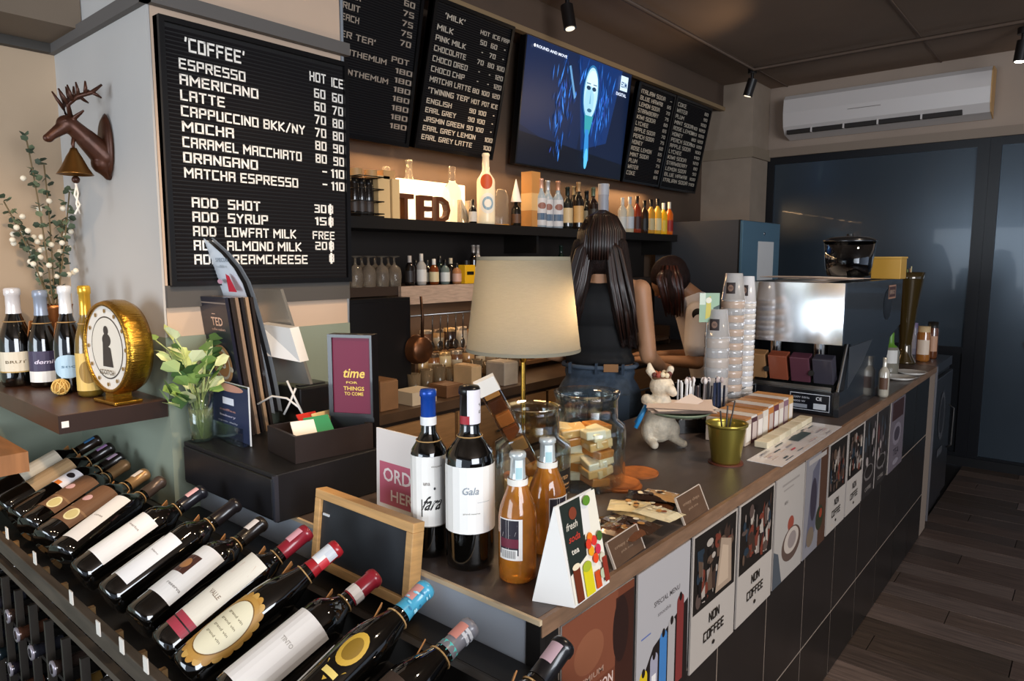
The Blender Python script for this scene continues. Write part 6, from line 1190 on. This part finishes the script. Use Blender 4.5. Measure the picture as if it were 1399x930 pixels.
def face(S, c, f, up, sc=1):
    """nose, brow, chin and ears on a head centred at c looking along f"""
    c = Vector(c); f = Vector(f).normalized(); up = Vector(up).normalized(); s = f.cross(up)
    S += [('c', c+f*.088*sc+up*.004, .008, c+f*.108*sc-up*.028, .012), ('c', c+f*.07*sc-up*.085, .024, c+f*.055*sc-up*.06, .04), ('c', c+f*.08*sc+up*.02+s*.03, .012, c+f*.08*sc+up*.02-s*.03, .012), ('c', c+f*.09*sc-up*.055+s*.015, .0095, c+f*.09*sc-up*.055-s*.015, .0095)]
    for k in (-1, 1): S.append(('s', c+s*.078*k*sc-up*.01, (.012, .02, .03)))
def eyes(root, c, f, up):
    c = Vector(c); f = Vector(f).normalized(); up = Vector(up).normalized(); s = f.cross(up)
    for k in (-1, 1):
        e = part('eye', MB().ball(c+f*.083+up*.0+s*.031*k, .0115, 6), M('#e8e2da', .2), root); part('iris', MB().ball(c+f*.0925+s*.031*k, .0045, 5), M('#20120c', .1), e)
    part('lips', MB().ball(c+f*.097-up*.055, (.018, .018, .007), 6), M('#a0524a', .4), root)
def person(label, px, py_head, y, tilt=0):
    pass
# first woman: back to the room
hd = PX(822, 330, 'y', 1.62); A1 = math.atan2(hd.y, hd.x)-.12
R1 = Vector((math.sin(A1), -math.cos(A1), 0)); F1 = Vector((math.cos(A1), math.sin(A1), 0))
W1 = thing('person', 'woman seen from behind with long dark hair, black camisole and blue jeans', 'person', Matrix(((R1.x, F1.x, 0, hd.x), (R1.y, F1.y, 0, hd.y), (0, 0, 1, 0), (0, 0, 0, 1))))
HC = (0, .02, 1.665)
S = [('s', HC, (.077, .094, .112)), ('c', (0, -.015, 1.62), .054, (0, -.01, 1.50), .056), ('c', (-.10, -.01, 1.485), .050, (.10, -.01, 1.485), .050), ('s', (0, -.005, 1.40), (.155, .095, .13)), ('s', (0, .0, 1.27), (.128, .088, .14)), ('s', (0, 0, 1.14), (.145, .10, .12)), ('s', (0, -.01, 1.02), (.168, .115, .13)),
     ('c', (-.085, 0, .98), .088, (-.085, .01, .55), .058), ('c', (.085, 0, .98), .088, (.085, .01, .55), .058), ('c', (-.085, .01, .55), .056, (-.085, -.01, .10), .038), ('c', (.085, .01, .55), .056, (.085, -.01, .10), .038), ('c', (-.085, -.02, .045), .034, (-.09, .14, .03), .028), ('c', (.085, -.02, .045), .034, (.09, .14, .03), .028),
     ('c', (.165, -.01, 1.475), .046, (.205, -.02, 1.20), .036), ('c', (.205, -.02, 1.20), .036, (.255, .17, 1.125), .025), ('c', (-.165, -.01, 1.475), .046, (-.21, -.01, 1.20), .036), ('c', (-.21, -.01, 1.20), .036, (-.13, .19, 1.14), .025)]
hand(S, (.262, .19, 1.12), (.15, 1, -.1), (1, -.15, 0), (0, 0, -1)); hand(S, (-.12, .20, 1.14), (.35, 1, 0), (1, -.35, 0), (0, 0, -1)); face(S, HC, (0, 1, -.25), (0, .25, 1))
blob('body', S, .008, SKIN, W1, 3); eyes(W1, HC, (0, 1, -.25), (0, .25, 1))
top = blob('camisole', [('s', (0, -.007, 1.40), (.170, .112, .125)), ('s', (0, -.002, 1.27), (.146, .103, .14)), ('s', (0, 0, 1.18), (.152, .108, .055)), ('c', (-.10, -.012, 1.455), .052, (.10, -.012, 1.455), .052)], .009, BLKC, W1, 4)
for k in (-1, 1): part('strap', MB().tube([(k*.105, -.066, 1.48), (k*.10, -.045, 1.53), (k*.10, .0, 1.542), (k*.10, .05, 1.50)], .0045), BLKC, top)
jn = blob('jeans', [('s', (0, -.004, 1.125), (.155, .112, .055)), ('s', (0, -.012, 1.02), (.183, .132, .13)), ('c', (-.088, 0, .98), .100, (-.087, .01, .55), .07), ('c', (.088, 0, .98), .100, (.087, .01, .55), .07), ('c', (-.087, .01, .55), .07, (-.087, -.005, .09), .056), ('c', (.087, .01, .55), .07, (.087, -.005, .09), .056)], .009, DEN, W1, 4, 'faded blue denim')
wbx = [(.158*math.cos(k*PI/10), -.004+.116*math.sin(k*PI/10), 1.155) for k in range(21)]; part('waistband', MB().tube(wbx, .010), M('#465464', .8), jn); part('leather_patch', MB(Tm((.06, -.118, 1.155), 0, 0, .2)).box(-.03, -.004, -.014, .03, .002, .018), M('#8c6238', .6), jn)
for x in (-.11, 0, .11): part('belt_loop', MB().box(x-.005, -.13, 1.13, x+.005, -.105, 1.175), M('#2c3a4a', .8), jn)
for k in (-1, 1): part('pocket', MB(Tm((k*.085, -.138, .99), .06, 0, k*.18)).box(-.055, -.006, -.06, .055, .004, .06), M('#3c4b5c', .85), jn)
H = [('s', (0, .0, 1.695), (.094, .108, .105)), ('s', (0, -.035, 1.64), (.092, .075, .11))]
for k in range(9):
    x = -.085+.02125*k; o = abs(x)
    if o < .03: H.append(('c', (x, -.075, 1.66), .03, (x*1.8, -.075, 1.60), .016)); continue
    s_ = 1 if x > 0 else -1
    H += [('c', (x, -.055, 1.66), .030, (x*1.25+s_*.005, -.08, 1.53), .028), ('c', (x*1.25+s_*.005, -.08, 1.53), .028, (x*1.35+s_*.02, -.10, 1.40), .024)]
    if s_ > 0: H.append(('c', (x*1.35+.02, -.10, 1.40), .024, (x*1.2+.055, -.085, 1.24), .008))
    else: H.append(('c', (x*1.35-.02, -.10, 1.40), .024, (x*1.35-.03, -.09, 1.33), .008))
hr_ = blob('hair', H, .007, HAIR, W1, 2, 'long dark brown hair'); rr = random.Random(33)
for k in range(46):
    s_ = -1 if k % 2 else 1; x = s_*rr.uniform(.035, .098); zt_ = 1.75-abs(x)*.7; ze = rr.uniform(1.24, 1.36) if s_ > 0 else rr.uniform(1.34, 1.46)
    part('hair_lock', MB().tube([(x*.5, -.09, zt_), (x*.95, -.10, 1.64), (x*1.25+s_*.005, -.112, 1.52), (x*1.38+s_*.022, -.128, 1.41), (x*1.25+s_*.05, -.105, ze)], [.004, .0075, .0075, .0065, .002], 5), M('#1c0f0a' if k % 3 else '#2c1811', .42, coat=.1), hr_)

for k in range(26):
    an_ = PI*(.04+.92*k/25); cx_ = math.cos(an_); sy_ = -math.sin(an_)
    part('crown_lock', MB().tube([(cx_*.012, sy_*.01-.0, 1.803), (cx_*.060, .0+sy_*.075, 1.775), (cx_*.092, .0+sy_*.108, 1.715), (cx_*.094, -.02+sy_*.095, 1.66), (cx_*.098, -.035+sy_*.08, 1.60)], [.006, .009, .010, .009, .004], 5), M('#1c0f0a' if k % 3 else '#2c1811', .42, coat=.1), hr_)
# second woman: bending forward over her work, facing along the bar
h2 = PX(918, 378, 'y', 1.80); A2 = math.atan2(h2.y, h2.x)
R2 = Vector((math.sin(A2), -math.cos(A2), 0)); F2_ = Vector((math.cos(A2), math.sin(A2), 0)); s2 = dep(h2)/FPX
W2 = thing('person', 'woman bending forward with loose dark reddish hair in a white T-shirt', 'person', Matrix(((R2.x, F2_.x, 0, h2.x), (R2.y, F2_.y, 0, h2.y), (0, 0, 1, 0), (0, 0, 0, 1))))
def w2(px, py, f=0): return Vector(((px-918)*s2, f, h2.z+(378-py)*s2))
hc = w2(913, 380, .0); fdir = Vector((-.75, .15, -.65)).normalized(); upd = Vector((-.65, .1, .75)).normalized()
nb = w2(950, 408, .02); sh1 = w2(952, 425, -.13); sh2 = w2(950, 425, .17); hip = w2(992, 548, .05); el = w2(953, 489, -.17); wr_ = w2(893, 490, -.10)
S = [('s', hc, (.08, .08, .105), (0, .7, 0)), ('c', hc+(nb-hc)*.3, .055, nb, .055), ('c', sh1, .05, sh2, .05), ('c', (sh1+sh2)/2, .10, (sh1+sh2)/2*.4+hip*.6, .115), ('c', (sh1+sh2)/2*.4+hip*.6, .115, hip, .13),
     ('c', hip+Vector((0, -.08, 0)), .09, Vector((hip.x-.02, -.07, .52)), .06), ('c', hip+Vector((0, .09, 0)), .09, Vector((hip.x-.02, .10, .52)), .06), ('c', Vector((hip.x-.02, -.07, .52)), .058, Vector((hip.x+.02, -.07, .09)), .038), ('c', Vector((hip.x-.02, .10, .52)), .058, Vector((hip.x+.02, .10, .09)), .038),
     ('c', Vector((hip.x+.02, -.07, .045)), .034, Vector((hip.x-.13, -.07, .032)), .027), ('c', Vector((hip.x+.02, .10, .045)), .034, Vector((hip.x-.13, .10, .032)), .027),
     ('c', sh1, .047, el, .037), ('c', el, .037, wr_, .025), ('c', sh2, .047, el+Vector((0, .30, 0)), .037), ('c', el+Vector((0, .30, 0)), .037, wr_+Vector((0, .20, .0)), .025)]
dW = (wr_-el).normalized(); hand(S, wr_+dW*.015, dW, (0, -1, 0), (0, 0, -1), .6); hand(S, wr_+Vector((-.015, .20, 0)), dW, (0, -1, 0), (0, 0, -1), .6); face(S, hc, fdir, upd)
blob('body', S, .008, SKIN, W2, 3); eyes(W2, hc, fdir, upd)
mid_ = (sh1+sh2)/2
ts = blob('t_shirt', [('c', sh1+Vector((0, .02, 0)), .062, sh2+Vector((0, -.02, 0)), .062), ('c', mid_, .115, mid_*.4+hip*.6, .13), ('c', mid_*.4+hip*.6, .13, hip+Vector((0, 0, -.02)), .142), ('c', sh1, .062, sh1+(el-sh1)*.66, .070), ('c', sh2, .062, sh2+(el+Vector((0, .3, 0))-sh2)*.66, .068)], .009, M('#ece4e4', .85, bump=.15, bscale=40), W2, 3, 'white T-shirt')
bd = w2(945, 412, -.20); part('round_patch', MB(Matrix.Translation(sh1+Vector((.0, -.058, -.0)))).lathe([(0, 0), (.03, 0), (.03, .004), (0, .004)], 24, Tm((0, 0, 0), PI/2, 0, 0)), M('#151518', .7), ts, 'round black print')
ap = blob('trousers', [('s', hip, (.15, .16, .13)), ('c', hip+Vector((0, -.08, 0)), .10, Vector((hip.x-.02, -.07, .52)), .07), ('c', hip+Vector((0, .09, 0)), .10, Vector((hip.x-.02, .10, .52)), .07), ('c', Vector((hip.x-.02, -.07, .52)), .07, Vector((hip.x+.02, -.07, .10)), .055), ('c', Vector((hip.x-.02, .10, .52)), .07, Vector((hip.x+.02, .10, .10)), .055)], .010, M('#1a1a1e', .8), W2, 3)
H = [('s', hc+Vector((.005, 0, .022)), (.10, .098, .108), (0, .6, 0)), ('s', hc+Vector((.035, 0, .0)), (.085, .09, .10))]
for k in range(7):
    y_ = -.085+.028*k; H += [('c', hc+Vector((.0, y_, .02)), .034, hc+Vector((.025, y_*1.15, -.09)), .030), ('c', hc+Vector((.025, y_*1.15, -.09)), .030, hc+Vector((.035+.008*(k % 2), y_*1.1, -.19)), .010)]
hr2 = blob('hair', H, .007, HAIR2, W2, 2, 'dark hair with a reddish tint'); rr = random.Random(44)
for k in range(34):
    x0 = rr.uniform(-.06, .07); part('hair_lock', MB().tube([hc+Vector((x0*.6, -.088, .07)), hc+Vector((x0, -.112, .0)), hc+Vector((x0*.9+.02, -.115, -.09)), hc+Vector((x0*.7+.035, -.105, -.18-rr.uniform(0, .03)))], [.003, .007, .007, .002], 5), M('#2c1612' if k % 3 else '#4a231a', .35, coat=.2), hr2)
